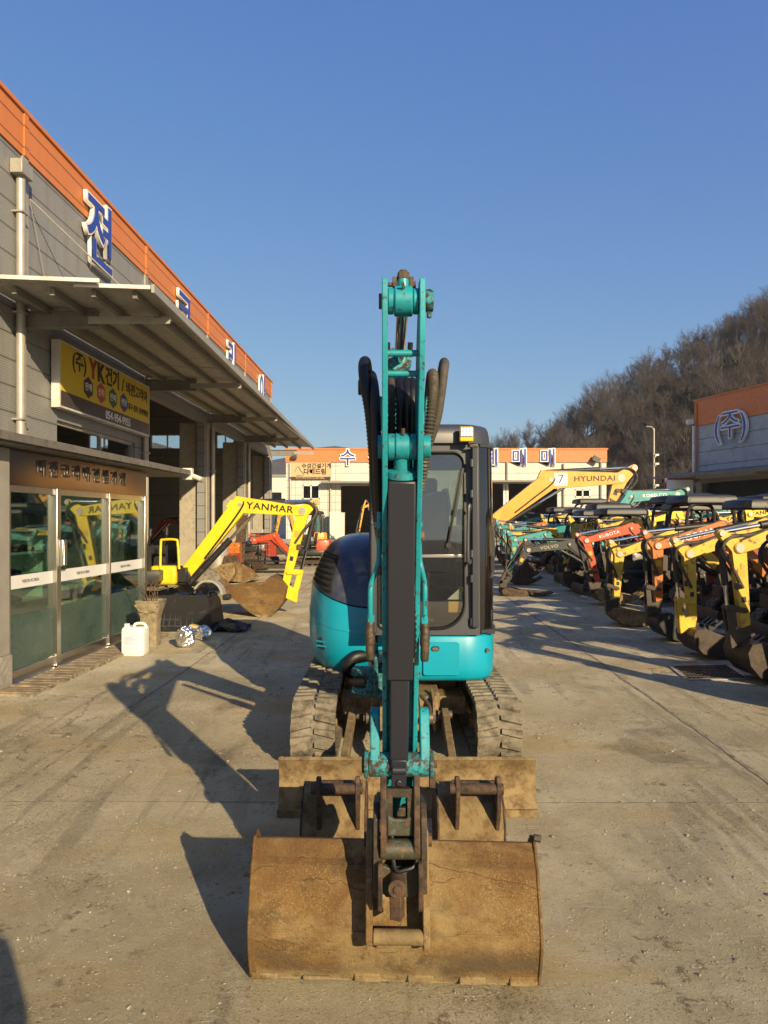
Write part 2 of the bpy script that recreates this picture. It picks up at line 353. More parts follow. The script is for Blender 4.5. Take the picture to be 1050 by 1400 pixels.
# ---------------------------------------------------------------- ground and hills
def ground_material():
    a = NT('dusty_concrete_yard')
    big = a.rng(a.noise(.30, 6, .62), .40, .60)
    col = a.mix(big, (.50, .435, .275, 1), (.68, .61, .43, 1))
    mid = a.rng(a.noise(1.1, 9, .72, dist=.4), .44, .60)
    col = a.mix(a.math('MULTIPLY', mid, .5), col, (.31, .255, .15, 1))
    pale = a.rng(a.noise(2.2, 10, .72, a.mapped(1, .45, 1), .3), .55, .67)           # pale worn patches of cement
    col = a.mix(a.math('MULTIPLY', pale, .6), col, (.66, .60, .47, 1))
    warm = a.rng(a.noise(.7, 6, .62, a.mapped(.8, 1.5, 1)), .52, .62)
    col = a.mix(a.math('MULTIPLY', warm, .62), col, (.52, .38, .17, 1))
    oil = a.rng(a.noise(.6, 10, .66, dist=.8), .59, .68)
    col = a.mix(a.math('MULTIPLY', oil, .6), col, (.115, .10, .072, 1))
    damp = a.rng(a.noise(1.9, 10, .7, a.mapped(1.6, .7, 1), .5), .58, .66)
    col = a.mix(a.math('MULTIPLY', damp, .45), col, (.17, .145, .10, 1))
    scr = a.math('MULTIPLY', a.rng(a.noise(9, 4, .6, a.mapped(.35, 3.2, 1), 1.2), .60, .68), a.rng(a.noise(1.1, 5), .50, .60))   # chalky scrapes
    col = a.mix(a.math('MULTIPLY', scr, .7), col, (.68, .63, .52, 1))
    tyre = a.math('MULTIPLY', a.rng(a.noise(6, 4, .6, a.mapped(1, .07, 1), .25), .54, .60), a.rng(a.noise(.6, 4), .46, .56))   # rubber scuffs along the yard
    col = a.mix(a.math('MULTIPLY', tyre, .42), col, (.17, .145, .105, 1))
    patch = a.rng(a.noise(.55, 6, .7), .42, .60)                                           # where grit gathers
    grit = a.noise(95, 9, .80)
    col = a.mix(a.math('MULTIPLY', a.rng(grit, .515, .575), a.rng(patch, 0, 1, .10, .72)), col, (.19, .155, .10, 1))  # grit tone, darkened to include the shade between grains
    col = a.mix(a.math('MULTIPLY', a.rng(a.noise(130, 6, .75), .53, .60), .55), col, (.64, .58, .45, 1))
    spots = a.math('MULTIPLY', a.rng(a.noise(50, 9, .78), .565, .60), a.rng(patch, .2, 1, .15, 1))
    col = a.mix(a.math('MULTIPLY', spots, .85), col, (.10, .078, .05, 1))  # dark spots painted in for the small shadows of the rough surface
    clods = a.math('MULTIPLY', a.rng(a.noise(11, 10, .76), .55, .60), a.rng(a.noise(1.2, 5), .50, .58))
    col = a.mix(a.math('MULTIPLY', clods, .75), col, (.15, .118, .075, 1))
    v = a.n('TexVoronoi', feature='DISTANCE_TO_EDGE'); v.inputs['Scale'].default_value = .33
    ad = a.n('VectorMath', operation='ADD'); nz = a.n('TexNoise'); nz.inputs['Scale'].default_value = 1.6; nz.inputs['Detail'].default_value = 6; a.l(a.co(), nz.inputs['Vector'])
    sc_ = a.n('VectorMath', operation='SCALE'); sc_.inputs['Scale'].default_value = .8; a.l(nz.outputs['Color'], sc_.inputs[0]); a.l(a.co(), ad.inputs[0]); a.l(sc_.outputs[0], ad.inputs[1]); a.l(ad.outputs[0], v.inputs['Vector'])
    crack = a.math('MULTIPLY', a.rng(v.outputs['Distance'], .0, .004, 1, 0), a.rng(a.noise(.4, 2), .48, .53))
    col = a.mix(a.math('MULTIPLY', crack, .65), col, (.08, .065, .05, 1))
    a.l(col, a.p.inputs['Base Color']); a.p.inputs['Roughness'].default_value = .93; a.p.inputs['Specular IOR Level'].default_value = .15
    h = a.math('ADD', a.math('MULTIPLY', grit, 1.0), a.math('MULTIPLY', a.noise(9, 9, .72), 1.7))
    h = a.math('ADD', h, a.math('MULTIPLY', a.noise(190, 5, .8), .5))
    h = a.math('ADD', h, a.math('MULTIPLY', spots, .5))
    h = a.math('SUBTRACT', h, a.math('MULTIPLY', crack, .5))
    a.bump(h, .017, 1.)
    return a.m
M['ground'] = ground_material()
def hill_h(x, y):
    s = x * .83 + y * .55; h = .7 * max(0, s - 72.6)
    if y > 122: h -= (y - 122) * .55 * (1 if h > 0 else 0)
    h = max(h, 0)
    if y < 20: h *= max(0, 1 - (20 - y) / 40)
    h = min(h, 46)
    w = min(1, h / 6)
    return h + w * (1.2 * math.sin(x * .21 + 1) * math.cos(y * .17) + .8 * math.sin(x * .5 + y * .37))
mb = MB(); S = 1150
mb.add([(-S, -S, 0), (S, -S, 0), (S, S, 0), (-S, S, 0)], [(0, 1, 2, 3)])
tag(mb.build('ground', M['ground'], smooth=0), kind='structure')
def leaf_litter():
    a = NT('winter_hillside')
    c = a.mix(a.rng(a.noise(.25, 6), .35, .65), (.045, .034, .024, 1), (.085, .06, .036, 1))
    c = a.mix(a.math('MULTIPLY', a.rng(a.noise(1.6, 6, .7), .5, .65), .7), c, (.03, .026, .02, 1))
    a.l(c, a.p.inputs['Base Color']); a.p.inputs['Roughness'].default_value = 1; a.bump(a.noise(1.3, 8, .75), .8, 1); return a.m
M['hill'] = leaf_litter()
mb = MB(); nx, ny = 70, 60; x0, x1, y0, y1 = -10, 190, 30, 170
gv = [(x0 + (x1 - x0) * i / nx, y0 + (y1 - y0) * j / ny) for j in range(ny + 1) for i in range(nx + 1)]
mb.add([(x, y, hill_h(x, y) - .05) for x, y in gv], [(j * (nx + 1) + i, j * (nx + 1) + i + 1, (j + 1) * (nx + 1) + i + 1, (j + 1) * (nx + 1) + i) for j in range(ny) for i in range(nx) if any(hill_h(*gv[(j + b) * (nx + 1) + i + c]) > 0 for b in (0, 1) for c in (0, 1))])
tag(mb.build('hillside', M['hill'], smooth=180), kind='structure')
# far low hills round the valley, real ridges some hundred metres off (one stands behind the photographer)
M['farhill'] = worn('far_wooded_hill', (.06, .058, .052, 1), (.09, .075, .055, 1), .5, .1, 1., scale=.02, tone=.3, dscale=.05, bump=1., bscale=.15, bdist=6)
def far_ridge(name, pts, back, seed):
    rnd = random.Random(seed); mb = MB(); rows = []
    n = len(pts)
    for j in range(7):
        t = j / 6; row = []
        for i, (x, y, h) in enumerate(pts):
            d = Vector((x, y, 0)).normalized()
            k = math.sin(t * math.pi / 2) ** .8
            row.append(Vector((x, y, 0)) + d * back * t + Vector((0, 0, h * k * (1 + .06 * rnd.uniform(-1, 1)) - .1)))
        rows.append(row)
    mb.add([p for r in rows for p in r], [(j * n + i, j * n + i + 1, (j + 1) * n + i + 1, (j + 1) * n + i) for j in range(6) for i in range(n - 1)])
    return tag(mb.build(name, M['farhill'], smooth=180), kind='structure')
far_ridge('far_hill', [(-420 + i * 14, 390 + 20 * math.sin(i * .3), 55 + 4 * math.sin(i * .7) + 3 * math.sin(i * 1.9) - (0 if i > 12 else (12 - i) * 1.5)) for i in range(34)], 160, 1)
far_ridge('hill_behind', [(-420 + i * 28, -300 - 30 * math.sin(i * .4), 34 + 9 * math.sin(i * .5 + 1) + 4 * math.sin(i * 1.3)) for i in range(31)], 200, 2)

# joints between the yard slabs
M['joint'] = worn('joint_dirt', (.075, .062, .045, 1), (.26, .22, .15, 1), .47, .08, 1., dscale=14, bump=.3)
def joint(p0, p1, w):
    p0 = Vector((*p0, 0)); p1 = Vector((*p1, 0)); L = (p1 - p0).length; n = max(2, int(L / .12)); d = (p1 - p0) / n; s = Vector((-d.y, d.x, 0)).normalized()
    vs = []; o = 0
    for i in range(n + 1):
        o = o * .9 + random.uniform(-.006, .006); ww = w * random.uniform(.5, 1.2)
        p = p0 + d * i + s * o; vs += [p + s * ww / 2 + Vector((0, 0, .004)), p - s * ww / 2 + Vector((0, 0, .004))]
    mb = MB(); mb.add(vs, [(2 * i, 2 * i + 1, 2 * i + 3, 2 * i + 2) for i in range(n)])
    tag(mb.build('concrete_joint', M['joint'], smooth=0), kind='structure')
K = .0206
joint((2.42, .5), (2.42 + K * 60, 62), .035)
joint((-2.35, 4.25), (-2.35 + K * 60, 62), .022)
joint((7.2, .5), (7.2 + K * 60, 62), .03)
for y in (4.27, 9.1, 14.2, 19.3, 24.4, 29.5, 36, 43): joint((-4.2, y + .03), (14, y - .08), .009)

# gravel, dust clods and grit that nobody could count
M['gravel'] = worn('gravel', (.33, .285, .20, 1), (.17, .14, .095, 1), .5, .15, .9, scale=6, tone=.5, dscale=4, bump=0)
mb = MB(); rnd = random.Random(3)
IC = []
for i_ in range(12):
    z_ = 1 - 2 * (i_ + .5) / 12; w_ = i_ * 2.39996; IC.append((math.cos(w_) * math.sqrt(1 - z_ * z_), math.sin(w_) * math.sqrt(1 - z_ * z_), z_))
import bmesh
def hull_faces():
    bm_ = bmesh.new()
    for v_ in IC: bm_.verts.new(v_)
    r_ = bmesh.ops.convex_hull(bm_, input=bm_.verts); bm_.verts.index_update()
    f_ = [tuple(v.index for v in f.verts) for f in bm_.faces]; bm_.free(); return f_
HF = hull_faces()
def pebble(p, r):
    q = Matrix.Rotation(rnd.uniform(0, 6.3), 3, 'Z'); sx, sy, sz = rnd.uniform(.8, 1.5), rnd.uniform(.7, 1.1), rnd.uniform(.35, .7); b = len(mb.v); p = Vector(p)
    for a in IC: k = r * rnd.uniform(.68, 1.25); mb.v.append(p + q @ Vector((a[0] * sx * k, a[1] * sy * k, a[2] * sz * k + r * .25)))
    for f in HF: mb.f.append([b + i for i in f]); mb.m.append(0)
cl = [(rnd.uniform(-3.2, 4.5), 2.2 + 8 * rnd.random() ** 1.7, rnd.uniform(.15, .7)) for _ in range(60)] + [(rnd.uniform(1.0, 2.6), rnd.uniform(2.3, 3.8), .35) for _ in range(12)]
for k in range(16000):
    if rnd.random() < .7:
        c = rnd.choice(cl); x = rnd.gauss(c[0], c[2]); y = rnd.gauss(c[1], c[2] * .7)
    else: x = rnd.uniform(-4, 5.5); y = 1.9 + 9 * rnd.random() ** 1.7
    if y < 1.8 or x < -3.7: continue
    pebble((x, y, 0), min(.011, .0021 * math.exp(rnd.gauss(0, .6))) * (1.05 if y < 5 else 1.5))
OC = [(1, 0, 0), (-1, 0, 0), (0, 1, 0), (0, -1, 0), (0, 0, 1)]; OF = [(0, 2, 4), (2, 1, 4), (1, 3, 4), (3, 0, 4)]
cl2 = [(rnd.uniform(-3, 4), 1.9 + 5 * rnd.random() ** 1.5, rnd.uniform(.2, .9), rnd.uniform(.15, .5)) for _ in range(70)]
for k in range(42000):                    # dry grit trodden into the slab
    if rnd.random() < .66:
        c = rnd.choice(cl2); x = rnd.gauss(c[0], c[2]); y = rnd.gauss(c[1], c[3])
    else: x = rnd.uniform(-3, 3.6); y = 1.85 + 5.5 * rnd.random() ** 1.6
    if y < 1.8 or y > 9 or x < -3.6: continue
    r = min(.0065, .0019 * math.exp(rnd.gauss(0, .5))) * (.75 + y * .09); w = rnd.uniform(0, 6.3); cw, sw_ = math.cos(w) * r, math.sin(w) * r; b = len(mb.v)
    for q in OC: j = rnd.uniform(.6, 1.3); mb.v.append(Vector((x + (q[0] * cw - q[1] * sw_) * j, y + (q[0] * sw_ + q[1] * cw) * j, q[2] * r * .75 * j + .0005)))
    for f in OF: mb.f.append([b + i for i in f]); mb.m.append(0)
tag(mb.build('gravel', M['gravel'], smooth=0), kind='stuff')

# ---------------------------------------------------------------- bare winter trees on the hillside
M['bark'] = worn('bare_bark', (.10, .085, .072, 1), (.06, .05, .042, 1), .5, .1, .95, scale=1., tone=.25, bump=0)
M['twig'] = worn('winter_twigs', (.082, .066, .056, 1), (.052, .042, .036, 1), .5, .1, .95, scale=.3, tone=.25, bump=0)
M['twig_red'] = worn('russet_dead_leaves', (.105, .058, .032, 1), (.065, .042, .026, 1), .5, .1, .95, scale=.3, tone=.25, bump=0)
M['needle'] = worn('pine_needles', (.030, .038, .018, 1), (.018, .024, .012, 1), .5, .1, .9, scale=.5, tone=.3, bump=0)
def tree_mesh(seed, H, twig, leafy=0.):
    rnd = random.Random(seed); mb = MB()
    def twigs(p, d, n, L):
        for _ in range(n):
            v = (d + Vector((rnd.gauss(0, .6), rnd.gauss(0, .6), rnd.gauss(.15, .45)))).normalized() * L * rnd.uniform(.5, 1.2)
            s = v.orthogonal().normalized() * .0085; s = Quaternion(v.normalized(), rnd.uniform(0, 3)) @ s
            b = len(mb.v); q = p + v
            mb.v += [p - s, p + s, q]; mb.f.append([b, b + 1, b + 2]); mb.m.append(1)
            for k in range(2):
                t = rnd.uniform(.3, .8); o = p + v * t; w = (v.normalized() + Vector((rnd.gauss(0, .7), rnd.gauss(0, .7), rnd.gauss(0, .5)))) * L * .4
                b = len(mb.v); mb.v += [o - s * .7, o + s * .7, o + w]; mb.f.append([b, b + 1, b + 2]); mb.m.append(1)
            if leafy and rnd.random() < leafy:
                c = q + Vector((rnd.gauss(0, .1), rnd.gauss(0, .1), rnd.gauss(0, .1))); e = .06
                b = len(mb.v); mb.v += [c + Vector((rnd.uniform(-e, e), rnd.uniform(-e, e), rnd.uniform(-e, e))) for _ in range(3)]; mb.f.append([b, b + 1, b + 2]); mb.m.append(1)
    def grow(p, d, L, r, lev):
        n = 4 if lev < 2 else 3; path = [p]; q = p.copy(); dd = d.copy()
        for i in range(n):
            dd = (dd + Vector((rnd.gauss(0, .13), rnd.gauss(0, .13), .05))).normalized(); q = q + dd * L / n; path.append(q.copy())
        mb.tube(path, [r * (1 - .5 * i / n) for i in range(n + 1)], 5 if lev == 0 else 3, 0, False)
        if lev >= 3: twigs(path[-1], dd, 6, L * .75); twigs(path[1], dd, 3, L * .6); twigs(path[2], dd, 3, L * .7); return
        k = 5 if lev == 0 else (4 if lev == 1 else 4)
        for j in range(k):
            t = rnd.uniform(.35, 1) if lev else rnd.uniform(.3, 1)
            i = min(n - 1, int(t * n)); o = path[i].lerp(path[i + 1], t * n - i)
            w = rnd.uniform(0, 6.3); sp = rnd.uniform(.5, .95)
            c = (dd + Vector((math.cos(w), math.sin(w), .1)) * sp).normalized()
            grow(o, c, L * rnd.uniform(.5, .72), r * .5, lev + 1)
        grow(path[-1], dd, L * .6, r * .5, lev + 1)
    grow(Vector((0, 0, -.3)), Vector((rnd.gauss(0, .06), rnd.gauss(0, .06), 1)), H * .42, H * .014, 0)
    me = bpy.data.meshes.new('bare_tree'); me.from_pydata(mb.v, [], mb.f); me.materials.append(M['bark']); me.materials.append(twig)
    me.polygons.foreach_set('material_index', mb.m); return me
def pine_mesh(seed, H):
    rnd = random.Random(seed); mb = MB(); mb.tube([(0, 0, -.3), (.1, 0, H * .5), (0, .1, H)], [.16, .1, .03], 6, 0)
    for k in range(26):
        z = H * (.35 + .65 * (k / 26)); w = rnd.uniform(0, 6.3); L = (1.05 - k / 28) * H * .3 * rnd.uniform(.6, 1.1); c = Vector((math.cos(w) * L * .6, math.sin(w) * L * .6, z))
        mb.tube([(0, 0, z - .2), c], [.04, .015], 3, 0)
        for _ in range(70):
            p = c + Vector((rnd.gauss(0, L * .33), rnd.gauss(0, L * .33), rnd.gauss(0, .22))); e = .2
            mb.add([p + Vector((rnd.uniform(-e, e), rnd.uniform(-e, e), rnd.uniform(-e, e) * .7)) for _ in range(3)], [(0, 1, 2)], 1)
    me = bpy.data.meshes.new('pine_tree'); me.from_pydata(mb.v, [], mb.f); me.materials.append(M['bark']); me.materials.append(M['needle'])
    me.polygons.foreach_set('material_index', mb.m); return me
variants = [tree_mesh(10 + i, 8.0 + (i % 3), M['twig']) for i in range(6)] + [tree_mesh(40 + i, 7.0, M['twig_red'], .9) for i in range(2)]
pines = [pine_mesh(60 + i, 8) for i in range(2)]
rnd = random.Random(5); spots = []
tries = 0
while len(spots) < 285 and tries < 60000:
    tries += 1
    y = rnd.uniform(58, 127); x = rnd.uniform(8, .56 * y + 3)
    if hill_h(x, y) < .4 or (y < 84 and x < 22): continue
    ratio = x / y
    if any((x - a) ** 2 + (y - b) ** 2 < (2.15 if y > 108 else 2.75) ** 2 for a, b in spots): continue
    spots.append((x, y))
spots.sort(key=lambda s: -s[1])
for i, (x, y) in enumerate(spots):
    px = CX + F * x / y
    pine = (rnd.random() < .02 and y < 112) or (905 < px < 945 and 98 < y < 110 and rnd.random() < .75) or (px > 1036 and 96 < y < 112 and rnd.random() < .3)
    v = rnd.choice(pines) if pine else (rnd.choice(variants[:6]) if rnd.random() < .86 else rnd.choice(variants[6:]))
    o = bpy.data.objects.new('pine_tree' if pine else 'bare_tree', v); COL.objects.link(o)
    o.location = (x, y, hill_h(x, y)); o.rotation_euler = (0, 0, rnd.uniform(0, 6.3)); s = rnd.uniform(.80, 1.02); o.scale = (s, s, s * rnd.uniform(.9, 1.15))
    if pine: tag(o, 'dark green pine standing among the bare trees on the hillside', 'tree', 'pines on the hillside')
    else: tag(o, 'bare brown winter tree on the steep wooded hillside', 'tree', 'bare trees on the hillside')
# the undergrowth and far wood that reads as one mass
mb = MB()
for k in range(5200):
    y = rnd.uniform(62, 150); x = rnd.uniform(6, .62 * y + 8)
    if hill_h(x, y) < .15: continue
    z = hill_h(x, y) - .1
    for j in range(5):
        w = Vector((rnd.gauss(0, .5), rnd.gauss(0, .5), rnd.uniform(.6, 2.4))); s = Vector((rnd.uniform(-1, 1), rnd.uniform(-1, 1), 0)).normalized() * .02
        p = Vector((x + rnd.gauss(0, .4), y + rnd.gauss(0, .4), z)); mb.add([p - s, p + s, p + w], [(0, 1, 2)], 0 if rnd.random() < .75 else 1)
        for _ in range(3):
            o = p + w * rnd.uniform(.3, .9); mb.add([o - s * .6, o + s * .6, o + Vector((rnd.gauss(0, .5), rnd.gauss(0, .5), rnd.uniform(.1, .7)))], [(0, 1, 2)], 0 if rnd.random() < .75 else 1)
tag(mb.build('undergrowth', [M['twig'], M['twig_red']], smooth=0), kind='stuff')

# ---------------------------------------------------------------- left workshop building (u runs along the wall, v outwards)
def panel_mat(name, base, pitch, rib=0., axis='z', seam=.02, tone=.06, stain=None, rough=.55, vert=0.):
    a = NT(name); x = a.n('SeparateXYZ'); a.l(a.co(), x.inputs[0])
    def lines(out, p, w): return a.rng(a.math('ABSOLUTE', a.math('SUBTRACT', a.math('FRACT', a.math('DIVIDE', out, p)), .5)), .5 - w / p, .5 - w / p * .4, 0, 1)
    ln = lines(x.outputs[2], pitch, seam)
    if vert: ln = a.math('MAXIMUM', ln, a.math('MULTIPLY', a.math('MAXIMUM', lines(x.outputs[0], vert, seam), 0), 1.))
    v = a.rng(a.noise(.6, 6), .3, .7, 1 - tone, 1 + tone); col = a.mix(1., base, v, 'MULTIPLY')
    if stain: col = a.mix(a.math('MULTIPLY', a.rng(a.noise(1.6, 7, .65, a.mapped(2.5, 2.5, .25)), .5, .7), .55), col, stain)
    col = a.mix(a.math('MULTIPLY', ln, .75), col, tuple(c * .3 for c in base[:3]) + (1,))
    a.l(col, a.p.inputs['Base Color']); a.p.inputs['Roughness'].default_value = rough
    h = a.math('MULTIPLY', ln, -1.)
    if rib: h = a.math('ADD', h, a.math('MULTIPLY', a.math('SINE', a.math('MULTIPLY', x.outputs[2], 6.283 / rib)), .22))
    a.bump(h, .012, .7); return a.m
M['greypanel'] = panel_mat('grey_wall_panel', (.205, .205, .20, 1), .44, .04, stain=(.14, .135, .125, 1))
M['orangepanel'] = panel_mat('orange_fascia_panel', (.50, .165, .042, 1), .37, 0, tone=.04, stain=(.40, .13, .04, 1))
M['galv'] = worn('galvanised_steel', (.33, .31, .27, 1), (.2, .15, .1, 1), .68, .08, .45, metal=.3, tone=.12, bump=.1)
M['canopy'] = worn('canopy_sheet', (.34, .32, .27, 1), (.22, .19, .14, 1), .62, .1, .6, tone=.08, bump=.05)
M['beam'] = worn('painted_steel_beam', (.16, .15, .13, 1), (.22, .13, .07, 1), .64, .06, .6, tone=.15, bump=.15)
M['alu'] = plain('white_aluminium', (.62, .60, .56, 1), .35, .2, bump=0)
M['blue'] = plain('blue_letter_face', (.022, .045, .27, 1), .35, bump=0, tone=.03)
M['hallwall'] = panel_mat('hall_inner_wall', (.20, .185, .15, 1), 1.0, 0, tone=.1)
LB = thing('workshop_building', 'long grey workshop with orange fascia and open bays on the left of the yard', 'building', (-6.5, 0, 0), -math.atan(K), world=False)
wl = lambda u, z, w: (-w, u, z)
END = 36.3; BAYS = (12.3, 18.2, 24.1, 30.0, 36.1)
mb = MB(); op = [(13.5, 17.5, 2.3, 3.62), (18.35, 23.75, -.1, 5.0), (24.4, 29.7, -.1, 5.0), (30.3, 35.7, -.1, 5.0)]
holewall(mb, wl, -2, END, -.1, 8.0, op, .25)
mb.build('front_wall', M['greypanel'], LB, smooth=0)
mb = MB(); mb.box(-.2, .03, -2, END + .04, 8.0, 8.74); w = mb.build('fascia', M['orangepanel'], LB, smooth=0)
MB().box(-.26, .07, -2, END + .08, 8.74, 8.82).build('coping', M['orangepanel'], w, bevel=.01)
for u in (.5, 6.4) + BAYS:
    MB().box(.032, .06, u - .07, u + .07, 8.0, 8.73).build('fascia_joint_cover', M['orangepanel'], w)
    MB().box(.002, .04, u - .09, u + .09, 5.2, 7.99).build('panel_joint_cover', M['galv'], LB)
    if u > 12: MB().box(-.9, .03, u - .17, u + .19, 0, 5.0).build('bay_column', M['concrete_in'] if u > 20 else M['greypanel'], LB, bevel=.01)
# hall shell behind
mb = MB(); win = [(-9.35, -7.75, 5.35, 6.1), (-6.15, -4.45, 5.35, 6.1), (-2.8, -1.85, 5.35, 6.1)]
holewall(mb, lambda u, z, w: (u, END - .3 + w, z), -11, -.26, 0, 8.7, win, .25)
g = mb.build('gable_wall', M['hallwall'], LB, smooth=0)
for (a, b, c, d) in win:
    m = MB()
    for q in ((a, a + .06, c, d), (b - .06, b, c, d), (a, b, c, c + .05), (a, b, d - .05, d), ((a + b) / 2 - .03, (a + b) / 2 + .03, c, d)):
        m.box(q[0], q[1], END - .22, END - .12, q[2], q[3])
    f = m.build('window_frame', M['alu'], g); MB().box(a, b, END - .16, END - .155, c, d).build('pane', M['thinglass'], f)
MB().box(-11.25, -11, -2, END, 0, 8.7).build('back_wall', M['hallwall'], LB)
MB().box(-11, -.26, -2.2, -2, 0, 8.7).build('gable_wall', M['hallwall'], LB)
MB().box(-11.25, -.21, -2.2, END - .05, 8.7, 8.85).build('roof', M['beam'], LB)
for u in BAYS[:-1]:
    m = MB(); m.box(-10.9, -.95, u - .1, u + .1, 7.2, 7.6); m.box(-10.95, -10.6, u - .17, u + .17, 0, 7.2); m.build('roof_truss', M['beam'], LB)
# lintel channel, downpipes
for u, z0 in ((12.02, 2.5), (17.95, 0), (24.45, 0), (30.33, 0)):
    m = MB(); m.tube([(.1, u, 7.53 if u < 13 else 5.1), (.1, u, z0)], .075, 14)
    p = m.build('downpipe', M['galv'], LB)
    for z in (3.4, 5.2, 6.9):
        if z < (7.7 if u < 13 else 5.1): MB().box(-.02, .19, u - .1, u + .1, z, z + .03).build('pipe_bracket', M['galv'], p)
MB().box(0.01, .22, 11.84, 12.2, 7.52, 7.76).build('rain_hopper', M['galv'], LB, bevel=.01)
m = MB(); m.tube([(.06, 12.22, 5.5), (.06, 12.22, 2.5)], .028, 8); m.build('cable_conduit', M['galv'], LB)
m = MB(); m.tube([(.08, 12.35, 7.3), (1.9, 14.2, 5.48)], .014, 6); m.tube([(.08, 12.35, 7.3), (.1, 13.1, 5.5)], .006, 5); m.build('stay_rod', M['galv'], LB)
# window in the first bay
m = MB()
for q in ((13.5, 13.57, 2.3, 3.62), (17.43, 17.5, 2.3, 3.62), (13.57, 17.43, 3.55, 3.62), (13.57, 17.43, 2.3, 2.36), (15.6, 15.66, 2.36, 3.55)):
    m.box(-.14, -.06, q[0], q[1], q[2], q[3])
f = m.build('window_frame', M['galv'], LB)
# canopy: sloping sheets on brackets
zc = lambda v: 5.38 - .045 * v
def vo(u): return 2.68 - .017 * (u - 10.9)          # reach of the canopy edge
m = MB()
segs = [(10.85, 10.98), (10.98, 16.7), (16.7, 22.6), (22.6, 28.5), (28.5, 34.6)]
for i, (a, b) in enumerate(segs):
    lift = .03 if i == 0 else 0.012 * (i % 2)
    q = [(.05, a), (vo(a) * (.70 if i == 0 else 1), a), (vo(b) * (.70 if i == 0 else 1), b), (.05, b)]
    vs = [(v, u, zc(v) + lift + t) for t in (0, .05) for v, u in q]
    m.add(vs, [(3, 2, 1, 0), (4, 5, 6, 7), (0, 1, 5, 4), (1, 2, 6, 5), (2, 3, 7, 6), (3, 0, 4, 7)])
cs = m.build('canopy_sheet', M['canopy'], LB, smooth=0)
for k, v in enumerate((.5, 1.1, 1.75, 2.4)):
    m = MB(); m.bar((v, 11.08, zc(v) - .06), (v - .01 * k, 34.5, zc(v) - .06), .07, .11); m.build('canopy_purlin', M['beam'], cs)
m = MB(); m.bar((vo(11) + .03, 11.0, zc(2.9) + .035), (vo(34.6) + .03, 34.62, zc(2.3) + .03), .05, .13); m.build('edge_gutter', M['galv'], cs)
m = MB(); m.bar((.05, 10.83, zc(.05) + .06), (1.95, 10.83, zc(1.95) + .06), .03, .06); m.bar((1.5, 10.955, zc(1.5) + .02), (vo(11), 10.955, zc(2.68) + .025), .03, .06); m.build('end_trim', M['alu'], cs)
for u in BAYS:
    m = MB(); x1 = vo(u)
    m.box(.03, 1.35, u - .10, u - .085, 5.02, 5.28); m.box(.03, 1.35, u - .16, u - .02, 5.28, 5.295); m.box(.03, 1.35, u - .16, u - .02, 5.005, 5.02)
    b = m.build('canopy_bracket', M['beam'], LB)
    m = MB(); m.box(1.2, x1 - .05, u - .16, u - .075, 5.12, 5.19); m.box(1.2, x1 - .05, u - .16, u - .145, 5.06, 5.12); m.build('bracket_arm', M['galv'], b)
m = MB()
m.cyl((.9, END - .3, 6.15), (1.0, END - .42, 6.05), .16, 14, .05); m.tube([(0, END - .2, 6.2), (.9, END - .3, 6.15)], .02, 6); m.build('horn_speaker', M['cream'], LB)
# interior clutter seen in the dark bays
def LBW(v, u, z=0):                     # workshop wall coordinates -> world
    return Vector((-6.5 + v * math.cos(math.atan(K)) + u * math.sin(math.atan(K)), u * math.cos(math.atan(K)) - v * math.sin(math.atan(K)), z))
NV = Vector((math.cos(math.atan(K)), -math.sin(math.atan(K)), 0)); NU = Vector((math.sin(math.atan(K)), math.cos(math.atan(K)), 0)); UP = Vector((0, 0, 1))

# channel letters on the fascia (white returns, blue faces)
for ch, u, lb in (('젼', 15.15, 'first visible white and blue channel letter 젼 above the canopy edge'), ('코', 21.1, 'white and blue channel letter 코 half hidden by the canopy edge'),
              ('리', 27.1, 'white and blue channel letter 리 third along the orange fascia'), ('아', 33.2, 'farthest white and blue channel letter 아 at the end of the orange fascia'), ('비', 9.25, 'channel letter 비 nearest on the fascia above the entrance')):
    c = LBW(.14, u, 7.80)
    t = thing('channel_letter', lb, 'sign letter', LBW(.03, u, 7.8), group='channel letters on the orange fascia')
    text(ch, 1.58, .04, M['white'], 'letter_return', t, Matrix.Translation(-LBW(.03, u, 7.8)) @ frame_M(LBW(.10, u, 7.70), NU, UP), offset=.062)
    text(ch, 1.58, .008, M['blue'], 'letter_face', t, Matrix.Translation(-LBW(.03, u, 7.8)) @ frame_M(LBW(.15, u, 7.70), NU, UP), offset=.012)

# yellow sign board over the window
t = thing('sign_board', 'yellow and dark grey company sign board hung under the workshop canopy', 'sign', LBW(.06, 15.6, 3.9))
o0 = ORG[t.name]; TL = Matrix.Translation(-o0)
M['signyellow'] = plain('sign_yellow', (.58, .40, .015, 1), .35, bump=0, tone=.02); M['signgrey'] = plain('sign_grey', (.05, .042, .038, 1), .35, bump=0)
def lbox(mb, v0, v1, u0, u1, z0, z1):
    q = [LBW(v, u, z) for z in (z0, z1) for u in (u0, u1) for v in (v0, v1)]
    return mb.add(q, [(0, 2, 3, 1), (4, 5, 7, 6), (0, 1, 5, 4), (2, 6, 7, 3), (0, 4, 6, 2), (1, 3, 7, 5)])
u0, u1, z0, z1, zs = 13.2, 17.95, 3.82, 5.08, 4.14
lbox(MB(), .04, .20, u0, u1, z0, z1).build('sign_case', M['alu'], t)
lbox(MB(), .2005, .205, u0 + .04, u1 - .04, zs, z1 - .04).build('yellow_panel', M['signyellow'], t)
lbox(MB(), .2005, .205, u0 + .04, u1 - .04, z0 + .04, zs).build('phone_panel', M['signgrey'], t)
def st(body, size, u, z, m, name='lettering', **k): return text(body, size, .004, m, name, t, TL @ frame_M(LBW(.208, u, z), NU, UP), **k)
